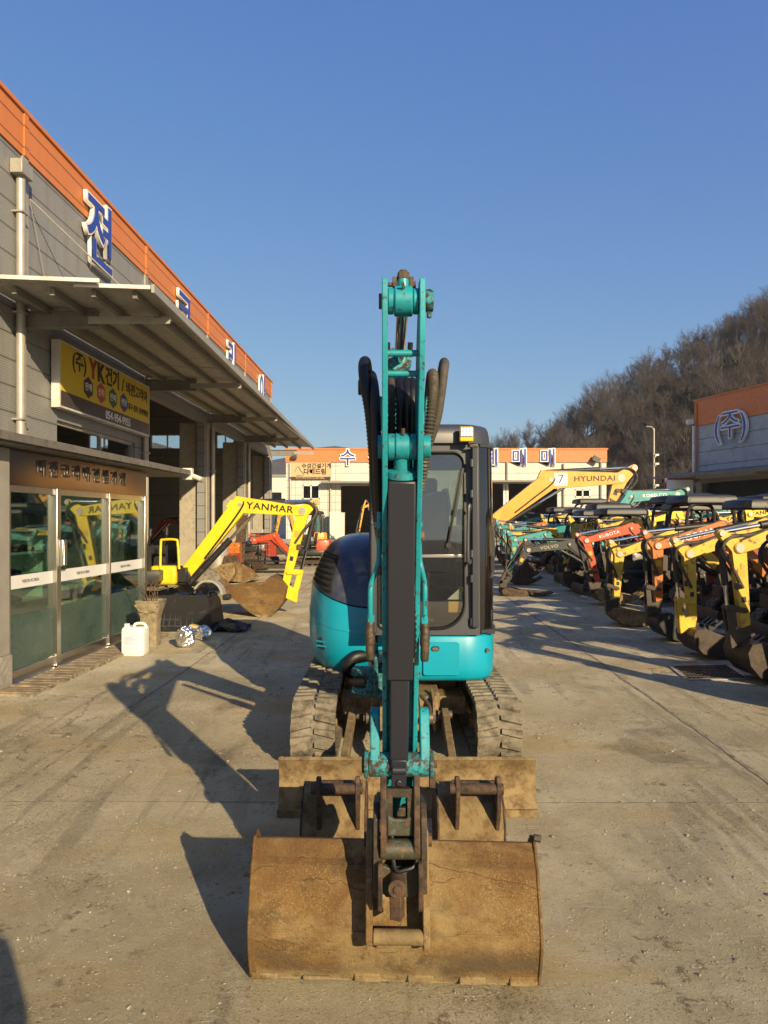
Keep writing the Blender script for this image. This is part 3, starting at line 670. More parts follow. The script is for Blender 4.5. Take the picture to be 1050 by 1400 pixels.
st('(주)', .40, 14.0, 4.80, M['letterblack'], offset=.010); M['letterred'] = plain('lettering_red', (.22, .02, .02, 1), .4, bump=0)
st('Y', .52, 14.62, 4.80, M['letterred'], offset=.025); st('K', .52, 15.0, 4.80, M['letterblack'], offset=.025)
st('건기', .42, 15.62, 4.80, M['letterblack'], offset=.014); st('/', .40, 16.2, 4.78, M['letterblack'], offset=.01); st('비젼코리아', .31, 17.08, 4.76, M['letterblack'], offset=.008, sx=.98)
hexc = [plain('badge_black', (.02, .015, .02, 1), .4, bump=0), plain('badge_red', (.33, .05, .03, 1), .4, bump=0), plain('badge_green', (.015, .08, .04, 1), .4, bump=0), plain('badge_blue', (.02, .03, .14, 1), .4, bump=0)]
for i, (w, c) in enumerate(zip(('판매', '신차', '판매', '렌탈'), hexc)):
    u = 14.4 + i * .62; m = MB(); m.prism([(u + .24 * math.sin(R(60 * k)), 4.40 + .22 * math.cos(R(60 * k))) for k in range(6)], .206, .210, lambda a, b, tt: LBW(tt, a, b))
    h = m.build('hexagon_badge', c, t, smooth=0); text(w, .18, .002, M['letterwhite'], 'lettering', h, TL @ frame_M(LBW(.212, u, 4.40), NU, UP))
st('대구·경북 총판매점', .17, 17.15, 4.36, M['letterblack'], offset=.003)
st('054-954-9955', .25, 15.95, 3.98, M['letterwhite'], offset=.003)

# ---------------------------------------------------------------- entrance vestibule (glass front)
VA = math.atan(.21 / 3.57)
VB = thing('entrance_porch', 'glazed steel framed entrance porch with flat roof in front of the workshop', 'porch', (-3.83, 7.23, 0), -VA, world=False)
EU = Vector((math.sin(VA), math.cos(VA), 0)); EV = Vector((math.cos(VA), -math.sin(VA), 0)); EO = Vector((-3.83, 7.23, 0))
def EW(v, u, z=0): return EO + EV * v + EU * u + UP * z
M['copper'] = plain('polished_bronze_steel', (.27, .225, .175, 1), .14, 1., tone=.05, bump=.03, bscale=4, bdist=.01)
M['porchroof'] = worn('porch_roof_edge', (.13, .115, .10, 1), (.07, .055, .045, 1), .6, .1, .5, tone=.15)
# v outwards (+x), u along
MB().box(-.09, 0, 0, 3.58, 2.07, 2.44).build('fascia_panel', M['copper'], VB)
for a, b in ((0, .03), (3.50, 3.58)): MB().box(-.1, .012, a, b, .0, 2.07).build('jamb', M['steel'], VB, bevel=.004)
for a, b in ((.94, 1.03), (2.30, 2.345)): MB().box(-.1, .012, a, b, .03, 2.07).build('mullion', M['steel'], VB, bevel=.004)
for k, (a, b) in enumerate(((.03, .94), (1.03, 2.30), (2.345, 3.50))):
    d = MB().box(-.075, -.015, a, b, .02, .14).build('bottom_rail', M['steel'], VB, bevel=.004)
    MB().box(-.075, -.015, a, b, 2.0, 2.069).build('top_rail', M['steel'], VB)
    gp = MB().box(-.052, -.044, a, b, .14, 2.0).build('glass_pane', M['doorglass'], VB)
    MB().box(-.043, -.0415, a + .002, b - .002, .142, .71 - .004 * k).build('frosted_film', M['frost'], gp)
    bd = MB().box(-.043, -.0405, a + .002, b - .002, .985, 1.125).build('white_band', M['white'], gp)
    text('VISION KOREA', .05, .001, M['letterblack'], 'lettering', bd, frame_M((-.039, (a + b) / 2, 1.053), (0, 1, 0), UP))
m = MB(); m.box(.012, .05, 1.0, 1.09, 1.17, 1.48); m.box(.05, .062, 1.01, 1.08, 1.19, 1.46); m.build('door_lock', M['steel'], VB, bevel=.006)
for i, ch in enumerate('비젼코리아건설기계'):
    u = .62 + i * .262
    f = text(ch, .20, .003, M['galv'], 'fascia_letter', VB, frame_M((.006, u - .006, 2.266), (0, 1, 0), UP), offset=.002)
    text(ch, .20, .003, M['letterblack'], 'letter_face', f, frame_M((.013, u, 2.27), (0, 1, 0), UP), offset=.0025)
m = MB(); m.box(-2.5, .22, -1.6, 4.95, 2.45, 2.475); m.box(-2.5, .26, -1.6, 5.0, 2.475, 2.56); r = m.build('porch_roof', M['porchroof'], VB, bevel=.006)
MB().box(-.28, .02, -.40, -.005, .34, 2.44).build('corner_post', M['galv'], VB, bevel=.006)
MB().box(-.32, .05, -.46, .0, 0, .34).build('post_plinth', worn('granite', (.30, .27, .23, 1), (.2, .18, .15, 1), .5, .1, .8, scale=20), VB, bevel=.01)
MB().box(-2.4, -.1, 3.52, 3.57, 0, 2.44).build('end_wall', M['doorglass'], VB)
MB().box(-2.45, -2.4, -1.5, 3.57, 0, 2.44).build('rear_wall', M['white'], VB)
MB().box(-2.4, -.29, -.46, -.44, 0, 2.44).build('side_wall', M['thinglass'], VB)
m = MB(); m.box(-.32, .05, -.0, 3.5, .0, .02); m.build('threshold', M['steel'], VB)
# interior shoe shelves
t = thing('shoe_shelf', 'pale shelf unit with slippers seen through the left entrance panes', 'shelf', EW(-1.0, 1.0))
M['shelf'] = plain('pale_shelf_board', (.74, .78, .72, 1), .5, bump=0)
def ebox(mb, v0, v1, u0, u1, z0, z1):
    q = [EW(v, u, z) for z in (z0, z1) for u in (u0, u1) for v in (v0, v1)]
    return mb.add(q, [(0, 2, 3, 1), (4, 5, 7, 6), (0, 1, 5, 4), (2, 6, 7, 3), (0, 4, 6, 2), (1, 3, 7, 5)])
for z in (.30, .70, 1.02, 1.30, 1.58, 1.86): ebox(MB(), -.95, -.55, -.3, 1.92, z, z + .025).build('shelf_board', M['shelf'], t)
for u in (-.33, .75, 1.92): ebox(MB(), -.97, -.53, u, u + .03, 0.02, 2.0).build('upright', M['shelf'], t)
ebox(MB(), -1.0, -.97, -.33, 1.95, .02, 2.0).build('back_panel', M['shelf'], t)
ebox(MB(), -1.2, -.5, 2.05, 3.3, .02, .86).build('counter', M['shelf'], t)
M['lime'] = plain('lime_rubber', (.30, .42, .03, 1), .5, bump=0)
rnd = random.Random(9)
def slipper(c, L, m, lb):
    t = thing('slipper', lb, 'slipper', c, group='slippers on the entrance shelves')
    mb = MB(); o = [(L * .5 * math.cos(w) , L * .19 * math.sin(w) * (1 + .2 * math.cos(w))) for w in [R(20 * k) for k in range(18)]]
    mb.prism(o, 0, .022, lambda a, b, q: c + EV * a + EU * b + UP * q); mb.build('sole', m, t, bevel=.004)
    mb = MB(); rows = []
    for k in range(5):
        a = L * (-.02 + .12 * k); hh = .07 - .008 * k; ww = L * .2 * (1 - .08 * k)
        rows.append([c + EV * a + EU * (ww * math.cos(R(180 * j / 8))) + UP * (.02 + hh * math.sin(R(180 * j / 8))) for j in range(9)])
    mb.loft(rows, caps=False, closed=False); mb.build('upper', m, t, smooth=80)
k = 0
for z, us in ((.725, (.08, .22, .50, .62, 1.1, 1.24)), (1.045, (.3, .44, 1.1, 1.22)), (1.325, (.35, .47, .62, 1.2, 1.34, 1.5))):
    for u in us:
        lime = z < .8 and u < .3
        slipper(EW(-.72, u, z), .27, M['lime'] if lime else M['rubber'], ('lime green clog on the lowest entrance shelf, ' + ('left one' if u < .1 else 'right one') + ' of the pair') if lime else f'black slipper on the {"lowest" if z < .8 else ("middle" if z < 1.2 else "upper")} entrance shelf'); k += 1
# drain strip with slats before the door
t = thing('slatted_strip', 'worn slatted drain strip along the foot of the glass entrance', 'drain cover', EW(.25, 1.7))
m = MB(); ebox(m, .06, .46, -.35, 3.35, .0, .022); m.build('strip_bed', M['joint'], t)
m = MB()
for k in range(44): 
    u = -.33 + k * .083; ebox(m, .07, .45, u, u + .055, .022, .04 + rnd.uniform(-.004, .006))
m.build('slats', worn('weathered_slats', (.24, .19, .12, 1), (.13, .10, .07, 1), .5, .1, .9, scale=8, tone=.35), t)
# camera at the roof corner
c = P(258, 648, 12.1)
t = thing('security_camera', 'white security camera on a box at the end of the porch roof', 'camera', c)
MB().box(c.x - .11, c.x + .06, c.y - .03, c.y + .1, c.z - .10, c.z + .10).build('junction_box', M['cream'], t, bevel=.01)
m = MB(); m.tube([c + Vector((.06, 0, -.02)), c + Vector((.12, 0, -.05))], .02, 8); m.tube([c + Vector((.05, .02, -.03)), c + Vector((.26, -.05, -.11))], .045, 12); m.build('camera_body', M['cream'], t)
MB().cyl(c + Vector((.24, -.045, -.10)), c + Vector((.275, -.055, -.115)), .052, 14).build('lens_hood', M['galv'], t)

# ---------------------------------------------------------------- building across the end of the yard
D2 = 66.0
def PX(px): return (px - CX) / F * D2
def PZ(py): return CH - (py - HY) / F * D2
M['whitepanel'] = panel_mat('white_wall_panel', (.50, .475, .42, 1), 1.02, 0, seam=.035, tone=.05, stain=(.36, .33, .27, 1), vert=.0)
M['gridpanel'] = panel_mat('white_grid_panel', (.50, .475, .42, 1), .68, 0, seam=.03, tone=.05, stain=(.36, .33, .27, 1), vert=.75)
M['orangefar'] = worn('orange_fascia', (.50, .16, .045, 1), (.44, .15, .05, 1), .6, .1, .55, tone=.05, bump=0)
BB = thing('trading_hall', 'long white hall with orange fascia closing the far end of the yard', 'building', (0, D2, 0))
xl, xr = PX(391), PX(829); zt = PZ(615)
mb = MB(); holes = [(PX(466), PX(548), -.02, PZ(664)), (PX(672), PX(762), -.02, PZ(661)), (PX(413.5), PX(437), PZ(682.5), PZ(663)), (PX(786), PX(807), PZ(680), PZ(669))]
holewall(mb, lambda u, z, w: (u, D2 + w, z), PX(465.9), xr, -.1, PZ(632), holes[:2] + holes[3:], .25)
mb.build('front_wall', M['whitepanel'], BB, smooth=0)
mb = MB(); holewall(mb, lambda u, z, w: (u, D2 + w, z), xl, PX(465.8), -.1, PZ(632), [holes[2]], .25); mb.build('front_wall', M['gridpanel'], BB, smooth=0)
MB().box(xl - .03, xr + .03, D2 - .12, D2 + .3, PZ(632), zt).build('fascia', M['orangefar'], BB)
MB().box(xl - .1, xr + .1, D2 - .2, D2 + .35, zt, zt + .14).build('coping', M['orangefar'], BB)
m = MB(); m.box(xl, xl + .2, D2 + .3, D2 + 18, 0, zt); m.box(xr - .2, xr, D2 + .3, D2 + 18, 0, zt); m.box(xl, xr, D2 + 18, D2 + 18.2, 0, zt); m.box(xl, xr, D2 + .3, D2 + 18, zt - .6, zt - .4)
m.build('hall_shell', M['hallwall'], BB)
m = MB(); m.box(PX(440), PX(560), D2 - 1.3, D2, PZ(661.5), PZ(659)); m.build('door_canopy', M['beam'], BB)
m = MB(); m.box(PX(655), PX(770), D2 - 1.3, D2, PZ(660), PZ(657.5)); m.build('door_canopy', M['beam'], BB)
for px in (690.5, 694.5): MB().box(PX(px) - .1, PX(px) + .1, D2 + .3, D2 + .6, 0, PZ(661)).build('door_post', M['white'], BB)
for px, y0, y1 in ((397, 634, 700), (452, 633, 736), (693, 632, 657), (770, 634, 735), (821, 632, 735)):
    MB().tube([(PX(px), D2 - .15, PZ(y0)), (PX(px), D2 - .15, max(.02, PZ(y1)))], .09, 8).build('downpipe', M['galv'], BB)
def win(h, parent):
    a, b, c, d = h; m = MB()
    for q in ((a, a + .1, c, d), (b - .1, b, c, d), (a, b, c, c + .1), (a, b, d - .1, d), ((a + b) / 2 - .06, (a + b) / 2 + .06, c, d)): m.box(q[0], q[1], D2 - .04, D2 + .06, q[2], q[3])
    f = m.build('window', M['alu'], parent); MB().box(a, b, D2 + .1, D2 + .12, c, d).build('pane', M['blackglass'], f)
for h in holes[2:]: win(h, BB)
for i, ch in enumerate('수성건설기계매매'):
    px = 475.5 + i * 39; c = (PX(px), D2 - .14, PZ(627))
    t = thing('channel_letter', f'blue and white letter {ch} on the orange fascia of the far white hall' if i < 6 else ('blue and white letter 매 on the far hall, left of the last two' if i == 6 else 'last blue and white letter 매 at the right end of the far hall fascia'), 'sign letter', c, group='letters on the far hall')
    T = Matrix.Translation(-Vector(c))
    text(ch, 1.65, .06, M['letterwhite'], 'letter_return', t, T @ frame_M((c[0], c[1] - .02, c[2]), (1, 0, 0), UP), offset=.10)
    text(ch, 1.65, .01, M['blue'], 'letter_face', t, T @ frame_M((c[0], c[1] - .1, c[2]), (1, 0, 0), UP), offset=.015)
a, b, c, d = PX(396), PX(452.5), PZ(655.5), PZ(632.5)
t = thing('sign_board', 'tan sign board with dark lettering at the left corner of the far white hall', 'sign', ((a + b) / 2, D2 - .1, c)); T = Matrix.Translation(-ORG[t.name])
M['tan'] = plain('tan_board', (.48, .33, .16, 1), .5, bump=0, tone=.03)
MB().box(a, b, D2 - .22, D2 - .02, c, d).build('board', M['tan'], t); zb = PZ(652)
MB().box(a, b, D2 - .235, D2 - .2205, c, zb).build('dark_strip', M['signgrey'], t)
text('수성건설기계', .50, .01, M['letterblack'], 'lettering', t, T @ frame_M((PX(433), D2 - .24, PZ(637.5)), (1, 0, 0), UP), offset=.012)
text('다해드림', .58, .01, M['letterblack'], 'lettering', t, T @ frame_M((PX(431), D2 - .24, PZ(645.5)), (1, 0, 0), UP), offset=.015)
text('굴삭기 매입·판매 010-3884-8880', .2, .005, M['tan'], 'lettering', t, T @ frame_M(((a + b) / 2, D2 - .245, (c + zb) / 2), (1, 0, 0), UP))
m = MB(); m.tube(cr([(PX(404), D2 - .24, PZ(645)), (PX(408), D2 - .24, PZ(638)), (PX(412), D2 - .24, PZ(644)), (PX(416), D2 - .24, PZ(649)), (PX(406), D2 - .24, PZ(650.5))], 5), .05, 5); m.build('logo_mark', M['galv'], t)
c = P(402, 625, D2 - .4); m = MB(); m.obox(c, .5, .3, .35); t = thing('floodlight', 'small floodlight on the left end of the far hall fascia', 'floodlight', c); m.build('lamp_head', M['darkgrey'], t, bevel=.03); MB().tube([c + Vector((0, .1, 0)), c + Vector((0, .35, .0))], .04, 6).build('arm', M['darkgrey'], t)
c = P(815, 628, D2 - .5); m = MB(); m.obox(c, .7, .3, .5, Matrix.Rotation(.5, 3, 'Y')); t = thing('floodlight', 'small floodlight near the right end of the far hall fascia', 'floodlight', c); m.build('lamp_head', M['darkgrey'], t, bevel=.03); MB().tube([c, c + Vector((0, .4, -.1))], .04, 6).build('arm', M['darkgrey'], t)
t = thing('cream_cabinet', 'cream metal cabinet standing at the left door of the far hall', 'cabinet', (PX(460), D2 - 1.2, 0))
MB().box(PX(452.5), PX(481) - .6, D2 - 1.6, D2 - .8, .02, PZ(702)).build('cabinet_body', M['cream'], t, bevel=.02); MB().box(PX(452.5) - .03, PX(481) - .57, D2 - 1.64, D2 - .76, PZ(702), PZ(701)).build('cabinet_top', M['white'], t)
t = thing('green_locker', 'tall dark green locker against the left end of the far hall', 'locker', (PX(438), D2 - .6, 0))
MB().box(PX(434), PX(443), D2 - .9, D2 - .1, .02, PZ(706)).build('locker_body', plain('locker_green', (.03, .10, .09, 1), .5, bump=0), t, bevel=.02); MB().box(PX(434) - .08, PX(443) + .08, D2 - .98, D2 - .05, PZ(706), PZ(704)).build('locker_top', M['beam'], t)

# ---------------------------------------------------------------- grey building on the right
RB0 = Vector((18.45, 42, 0)); RD = Vector((.2573, -.9663, 0)); RN = Vector((-.9663, -.2573, 0))
def RW(u, v, z): return RB0 + RD * u + RN * v + UP * z          # u towards the camera side, v outwards
def rbox(mb, u0, u1, v0, v1, z0, z1):
    q = [RW(u, v, z) for z in (z0, z1) for v in (v0, v1) for u in (u0, u1)]
    return mb.add(q, [(0, 2, 3, 1), (4, 5, 7, 6), (0, 1, 5, 4), (2, 6, 7, 3), (0, 4, 6, 2), (1, 3, 7, 5)])
RB = thing('grey_workshop', 'grey panelled workshop with orange fascia behind the machines on the right', 'building', RB0)
M['orangeright'] = worn('orange_fascia_brightened', (.62, .17, .04, 1), (.5, .14, .04, 1), .6, .1, .5, tone=.06, bump=0)  # fascia orange brightened to make up for the shade on this side
M['paleblue'] = worn('pale_grey_wall_panel', (.36, .37, .38, 1), (.27, .26, .25, 1), .62, .12, .55, scale=.8, tone=.08, dscale=2, bump=.1)
mb = MB(); holewall(mb, lambda u, z, w: RW(u, -w, z), 0, 18, 0, 4.15, [(.5, 7.0, -.02, 3.9), (7.6, 12.5, -.02, 3.9), (13, 17.5, -.02, 3.9)], .25); mb.build('lower_wall', M['hallwall'], RB, smooth=0)
for k in range(4): rbox(MB(), 0, 18, -.25, .0 + .012 * (k % 2), 4.151 + k * .78, 4.151 + (k + 1) * .78 - .02).build('wall_panel', M['paleblue'], RB, bevel=.008)
rbox(MB(), -.03, 18, -.3, .06, 7.27, 8.75).build('fascia', M['orangeright'], RB); rbox(MB(), -.08, 18, -.35, .12, 8.75, 8.85).build('coping', M['orangefar'], RB)
m = MB(); rbox(m, 0, .25, -14, -.26, 0, 8.6); rbox(m, 17.7, 18, -14, -.26, 0, 8.6); rbox(m, 0, 18, -14.2, -14, 0, 8.6); rbox(m, .3, 17.6, -14, -.3, 8.3, 8.5); m.build('shell', M['hallwall'], RB)
vs = [RW(u, v, z + t) for t in (0, .1) for u, v, z in ((-1.2, 0, 4.5), (-1.2, 2.6, 4.15), (18, 2.6, 4.15), (18, 0, 4.5))]
MB().add(vs, [(3, 2, 1, 0), (4, 5, 6, 7), (0, 1, 5, 4), (1, 2, 6, 5), (2, 3, 7, 6), (3, 0, 4, 7)]).build('canopy_roof', M['porchroof'], RB, smooth=0)
for u in (.2, 7.3, 12.7): m = MB(); m.bar(RW(u, 0, 4.1), RW(u, 2.5, 4.0), .1, .16); m.build('canopy_bracket', M['beam'], RB)
MB().tube([RW(-.02, .12, 7.3), RW(-.02, .12, 4.5)], .09, 8).build('downpipe', M['alu'], RB)
MB().tube([RW(.18, .12, 8.6), RW(.18, .12, 4.5)], .05, 8).build('conduit', M['orangefar'], RB)
m = MB(); rbox(m, .5, 7.0, -.6, -.5, 2.7, 3.9); m.build('roller_shutter_box', M['void'], RB); m = MB(); rbox(m, .55, 6.9, -.45, -.40, 2.62, 2.70); m.build('shutter_rail', M['galv'], RB)
m = MB(); rbox(m, 5.3, 6.9, .02, .08, .1, 3.0); m.build('sliding_door', M['hallwall'], RB)
for body, u, lb in (('(', 2.05, 'opening round bracket sign on the right grey workshop'), ('주', 3.05, 'blue and white letter 주 between brackets on the right grey workshop'), (')', 4.05, 'closing round bracket sign on the right grey workshop')):
    c = RW(u, .08, 7.0); t = thing('channel_letter', lb, 'sign letter', c, group='bracketed letters on the right workshop'); T = Matrix.Translation(-c)
    text(body, 1.7, .07, M['letterwhite'], 'letter_return', t, T @ frame_M(RW(u, .16, 6.9), RD, UP), offset=.065)
    text(body, 1.7, .01, M['blue'], 'letter_face', t, T @ frame_M(RW(u, .25, 6.9), RD, UP), offset=-.012)
c = RW(-.1, .3, 7.55); t = thing('floodlight', 'floodlight at the far corner of the right grey workshop', 'floodlight', c); m = MB(); m.obox(c, .4, .25, .3); m.build('lamp_head', M['white'], t, bevel=.03); MB().tube([c, RW(-.02, 0, 7.5)], .03, 6).build('arm', M['galv'], t)
# maroon framed white panel, light pole
c = P(928, 712, 40); c.z = 0
t = thing('framed_panel', 'white panel door in a maroon frame leaning open beside the right workshop', 'panel', c)
x0, x1, z1 = c.x - .8, c.x + .8, 4.1
MB().box(x0 + .09, x1, 39.97, 40.0, .1, z1 - .09).build('panel_sheet', M['white'], t)
m = MB(); m.box(x0, x0 + .09, 39.95, 40.02, 0, z1); m.box(x0 + .09, x1, 39.95, 40.02, z1 - .09, z1); m.box(x0 + .09, x1, 39.95, 40.02, 0, .09); m.build('panel_frame', plain('maroon_paint', (.12, .012, .02, 1), .5, bump=0), t)
c = P(894, 712, 56); c.z = 0; zt = P(894, 584, 56).z
t = thing('lamp_pole', 'slender grey pole with lamp arm and cameras in front of the wooded hill', 'pole', c)
MB().tube([c, c + UP * (zt - .1)], [.10, .06], 10).build('pole', M['galv'], t); MB().tube(cr([c + UP * (zt - .3), c + Vector((-.15, 0, zt)), c + Vector((-.6, 0, zt + .05))], 4), .05, 6).build('lamp_arm', M['galv'], t)
for z in (zt - 2.2, zt - 2.9, zt - 4.6): m = MB(); m.obox(c + Vector((.2, -.1, z)), .3, .16, .16); m.obox(c + Vector((.08, -.1, z - .1)), .08, .1, .2); m.build('camera_box', M['cream'], t, bevel=.02)
# small pale building and parapet seen in the gap beyond the left workshop
c = P(383, 712, 95); c.z = 0; t = thing('small_house', 'small pale building in the gap beyond the left workshop', 'building', c)
MB().box(c.x - 2.2, c.x + 3, 95, 101, 0, P(0, 652, 95).z).build('wall', M['cream'], t); MB().box(c.x - 2.4, c.x + 3.2, 94.8, 101.2, P(0, 652, 95).z, P(0, 649, 95).z).build('roof', M['greypanel'], t); MB().box(c.x - 1.4, c.x + .2, 94.9, 95, 3.5, 5.5).build('window', M['blackglass'], t)

# ---------------------------------------------------------------- the teal excavator facing the camera
EX = thing('excavator', 'large teal mini excavator facing the camera with its rusty wide bucket on the ground', 'excavator', (.15, 5.6, 0))
XA = .056                                   # plane of boom and arm
def track_part(parent, xc, w, y0, y1, r, zc, mat, lug=.022, pitch=.095, name='track', mapf=None):
    # rubber belt: stadium loop with two staggered rows of lugs
    def at(s, rr):
        L = y1 - y0; per = 2 * L + 2 * math.pi * r; s %= per
        if s < L: return (y0 + s, zc + rr)
        s -= L
        if s < math.pi * r: a = math.pi / 2 - s / r; return (y1 + rr * math.cos(a), zc + rr * math.sin(a))
        s -= math.pi * r
        if s < L: return (y1 - s, zc - rr)
        a = -math.pi / 2 - (s - L) / r; return (y0 + rr * math.cos(a), zc + rr * math.sin(a))
    per = 2 * (y1 - y0) + 2 * math.pi * r
    mb = MB(); n = 96; rings = []
    for i in range(n):
        s = per * i / n; (ya, za), (yb, zb) = at(s, r - lug), at(s, r - lug - .03)
        rings.append([(xc - w / 2, ya, za), (xc + w / 2, ya, za), (xc + w / 2, yb, zb), (xc - w / 2, yb, zb)])
    rings.append(rings[0]); mb.loft(rings, caps=False)
    m = round(per / pitch)
    for i in range(m):
        for side in (-1, 1):
            s0 = per * i / m + (pitch * .5 if side > 0 else 0); half = pitch * .33; vs = []
            xa, xb = (xc + side * .012, xc + side * w / 2)
            for rr, sh in ((r - lug - .004, 0), (r, .008)):
                for x, ds, fl in ((xa, .012, .72), (xb, -.012, 1.0)):
                    for e in (-1, 1):
                        y, z = at(s0 + ds + e * (half * fl - sh), rr); vs.append((x, y, z))
            mb.add(vs, [(0, 1, 3, 2), (4, 6, 7, 5), (0, 4, 5, 1), (2, 3, 7, 6), (0, 2, 6, 4), (1, 5, 7, 3)])
    if mapf: mb.v = [mapf(*v) for v in mb.v]
    t = mb.build(name, mat, parent, smooth=30)
    return t
def track_wheels(t, xc, w, y0, y1, r, zc, mat):
    for y, rr in ((y0, r - .06), (y1, r - .065)):
        m = MB(); m.cyl((xc - w * .38, y, zc), (xc + w * .38, y, zc), rr, 24); m.cyl((xc - w * .45, y, zc), (xc + w * .45, y, zc), rr * .4, 16); m.build('wheel', mat, t)
    n = 4
    for i in range(n):
        y = y0 + .2 + (y1 - y0 - .4) * i / (n - 1); MB().cyl((xc - w * .36, y, zc - r + .11), (xc + w * .36, y, zc - r + .11), .06, 16).build('roller', mat, t)
    MB().box(xc - w * .3, xc + w * .3, y0 + .05, y1 - .05, zc - .07, zc + .06).build('track_frame', mat, t, bevel=.015)
for xc in (.15 - .63, .15 + .63):
    t = track_part(EX, xc, .30, 4.985, 6.75, .235, .237, M['track'])
    track_wheels(t, xc, .30, 4.985, 6.75, .235, .237, M['mudsteel'])
# undercarriage
m = MB(); m.box(-.12, .42, 5.35, 6.5, .18, .40); m.box(-.33, .63, 5.5, 5.75, .20, .34); m.box(-.33, .63, 6.2, 6.45, .20, .34)
m.prism([(5.2, .24), (5.36, .2), (5.36, .40), (5.25, .40)], -.1, .40, YZ)
uc = m.build('undercarriage', M['mudsteel'], EX, bevel=.012)
for x in (-.02, .10, .24, .36): m = MB(); m.prism([(5.0, .22), (5.36, .2), (5.36, .44), (5.12, .40)], x - .008, x + .008, YZ); m.build('gusset', M['mudsteel'], uc)
MB().cyl((.15, 5.95, .40), (.15, 5.95, .50), .36, 30).build('slew_ring', M['oily'], EX)
m = MB(); m.tube(cr([(.27, 5.2, .42), (.33, 5.05, .36), (.27, 4.9, .3)], 5), .014, 8); m.build('hydraulic_hose', M['dustyhose'], uc)
# dozer blade
bx0, bx1 = -.612, .883
prof = [(4.06, .015), (4.095, .05), (4.125, .12), (4.135, .2), (4.12, .28), (4.095, .322)]
bl = MB().sheet(prof, -.022, bx0, bx1, YZ).build('dozer_blade', M['mudsteel'], EX, bevel=.003)
m = MB(); m.box(bx0, bx1, 4.055, 4.075, .004, .045); m.build('cutting_edge', M['mudsteel'], bl)
for x in (-.25, .42):
    m = MB(); m.bar((x + .02, 5.15, .30), (x, 4.17, .16), .05, .09); m.build('blade_arm', M['mudsteel'], bl, bevel=.006)
    m = MB(); m.cyl((x - .03, 5.12, .30), (x + .07, 5.12, .30), .03); m.build('pivot_pin', M['bolt'], bl)
m = MB(); m.cyl((.15, 5.2, .38), (.15, 4.6, .26), .035); m.cyl((.15, 4.6, .26), (.15, 4.18, .2), .018); m.build('blade_cylinder', M['oily'], bl)
for x in (bx0 + .012, bx1 - .012): MB().prism([(4.12, .02), (4.18, .06), (4.20, .2), (4.16, .32), (4.14, .2)], x - .006, x + .006, YZ).build('end_rib', M['mudsteel'], bl)

# upper structure: right hand teal base below the cab
plan = [(.235, 5.45), (.62, 5.44), (.76, 5.47), (.84, 5.55), (.878, 5.70), (.885, 6.2), (.85, 6.75), (.74, 7.05), (.45, 7.2), (-.05, 7.22), (-.05, 5.75), (.20, 5.75)]
def plan_loft(rows, plan):
    return [[Vector((.42 + (x - .42) * k, 6.2 + (y - 6.2) * k, z)) for x, y in plan] for z, k in rows]
bs = MB().loft(plan_loft([(.462, .94), (.475, .972), (.50, .992), (.56, 1.), (.80, 1.0), (.815, .99), (.822, .975)], plan)).build('body_base', M['teal'], EX, smooth=40)
dr = MB().prism(rrect(.30, .578, .515, .77, .02), 5.4305, 5.445, XZf).build('service_door', M['teal'], bs, bevel=.002)
MB().prism(rrect(.362, .424, .703, .74, .017), 5.424, 5.4302, XZf).build('door_latch', M['void'], dr)
MB().prism(rrect(.370, .416, .709, .732, .01), 5.420, 5.4238, XZf).build('latch_plate', M['steel'], dr)
m = MB(); m.cyl((.80, 5.49, .70), (.803, 5.475, .70), .016, 14); m.build('lock', M['bolt'], bs)
m = MB(); m.cyl((.265, 5.452, .53), (.265, 5.435, .53), .014, 8); m.build('bolt', M['bolt'], bs)
# left cover: teal below, navy hood above, black louvres
def cov(z, t, off=0.):                     # t 0 front inner edge .. 1 left rear; horizontal section is a super-ellipse
    k = [(.40, .43, 5.92), (.47, .515, 5.82), (.60, .555, 5.74), (.80, .565, 5.72), (1.0, .555, 5.75), (1.16, .54, 5.81), (1.30, .50, 5.89), (1.42, .445, 5.98), (1.50, .375, 6.08), (1.56, .27, 6.22), (1.585, .12, 6.42)]
    for (za, aa, ba), (zb, ab, bb) in zip(k, k[1:]):
        if za <= z <= zb: q = (z - za) / (zb - za); a = aa + (ab - aa) * q; f = ba + (bb - ba) * q; break
    else: a, f = (k[0] if z < k[0][0] else k[-1])[1:]
    b = 7.05 - f; w = t * math.pi / 2; e = 2 / 3.2
    return Vector((-.128 - (a + off) * math.sin(w) ** e, 7.05 - (b + off) * math.cos(w) ** e, z))
zb = lambda t: 1.0 + .17 * min(1, t * 1.5)
NT_ = 26
def cover(rows, t0=0., t1=1., off=0.):
    return [[cov(r(t0 + (t1 - t0) * i / NT_) if callable(r) else r, t0 + (t1 - t0) * i / NT_, off) for i in range(NT_ + 1)] for r in rows]
def lo(q): return lambda t: .40 + (zb(t) - .012 - .40) * q
m = MB(); rows = cover([lo(q) for q in (0, .06, .12, .2, .35, .5, .62, .72, .86, .97, 1.)])
m.loft(rows, caps=False, closed=False); rear = [Vector((-.128, 7.05, r[0].z)) for r in rows]
for i in range(len(rows) - 1): m.add([rows[i][0], rows[i + 1][0], rear[i + 1], rear[i]], [(0, 1, 2, 3)])
m.add(rows[0] + [rear[0]], [tuple(range(NT_ + 2))]); m.add(rows[-1] + [rear[-1]], [tuple(range(NT_ + 2))])
lc = m.build('engine_cover', M['teal'], EX, smooth=50)
def up(q): return lambda t: zb(t) + (1.582 - zb(t)) * q
m = MB(); rows = cover([up(q) for q in (0, .02, .12, .25, .4, .55, .68, .8, .9, .97, 1.)]); m.loft(rows, caps=False, closed=False)
rear = [Vector((-.128, 7.05, r[0].z)) for r in rows]
for i in range(len(rows) - 1): m.add([rows[i][0], rows[i + 1][0], rear[i + 1], rear[i]], [(0, 1, 2, 3)])
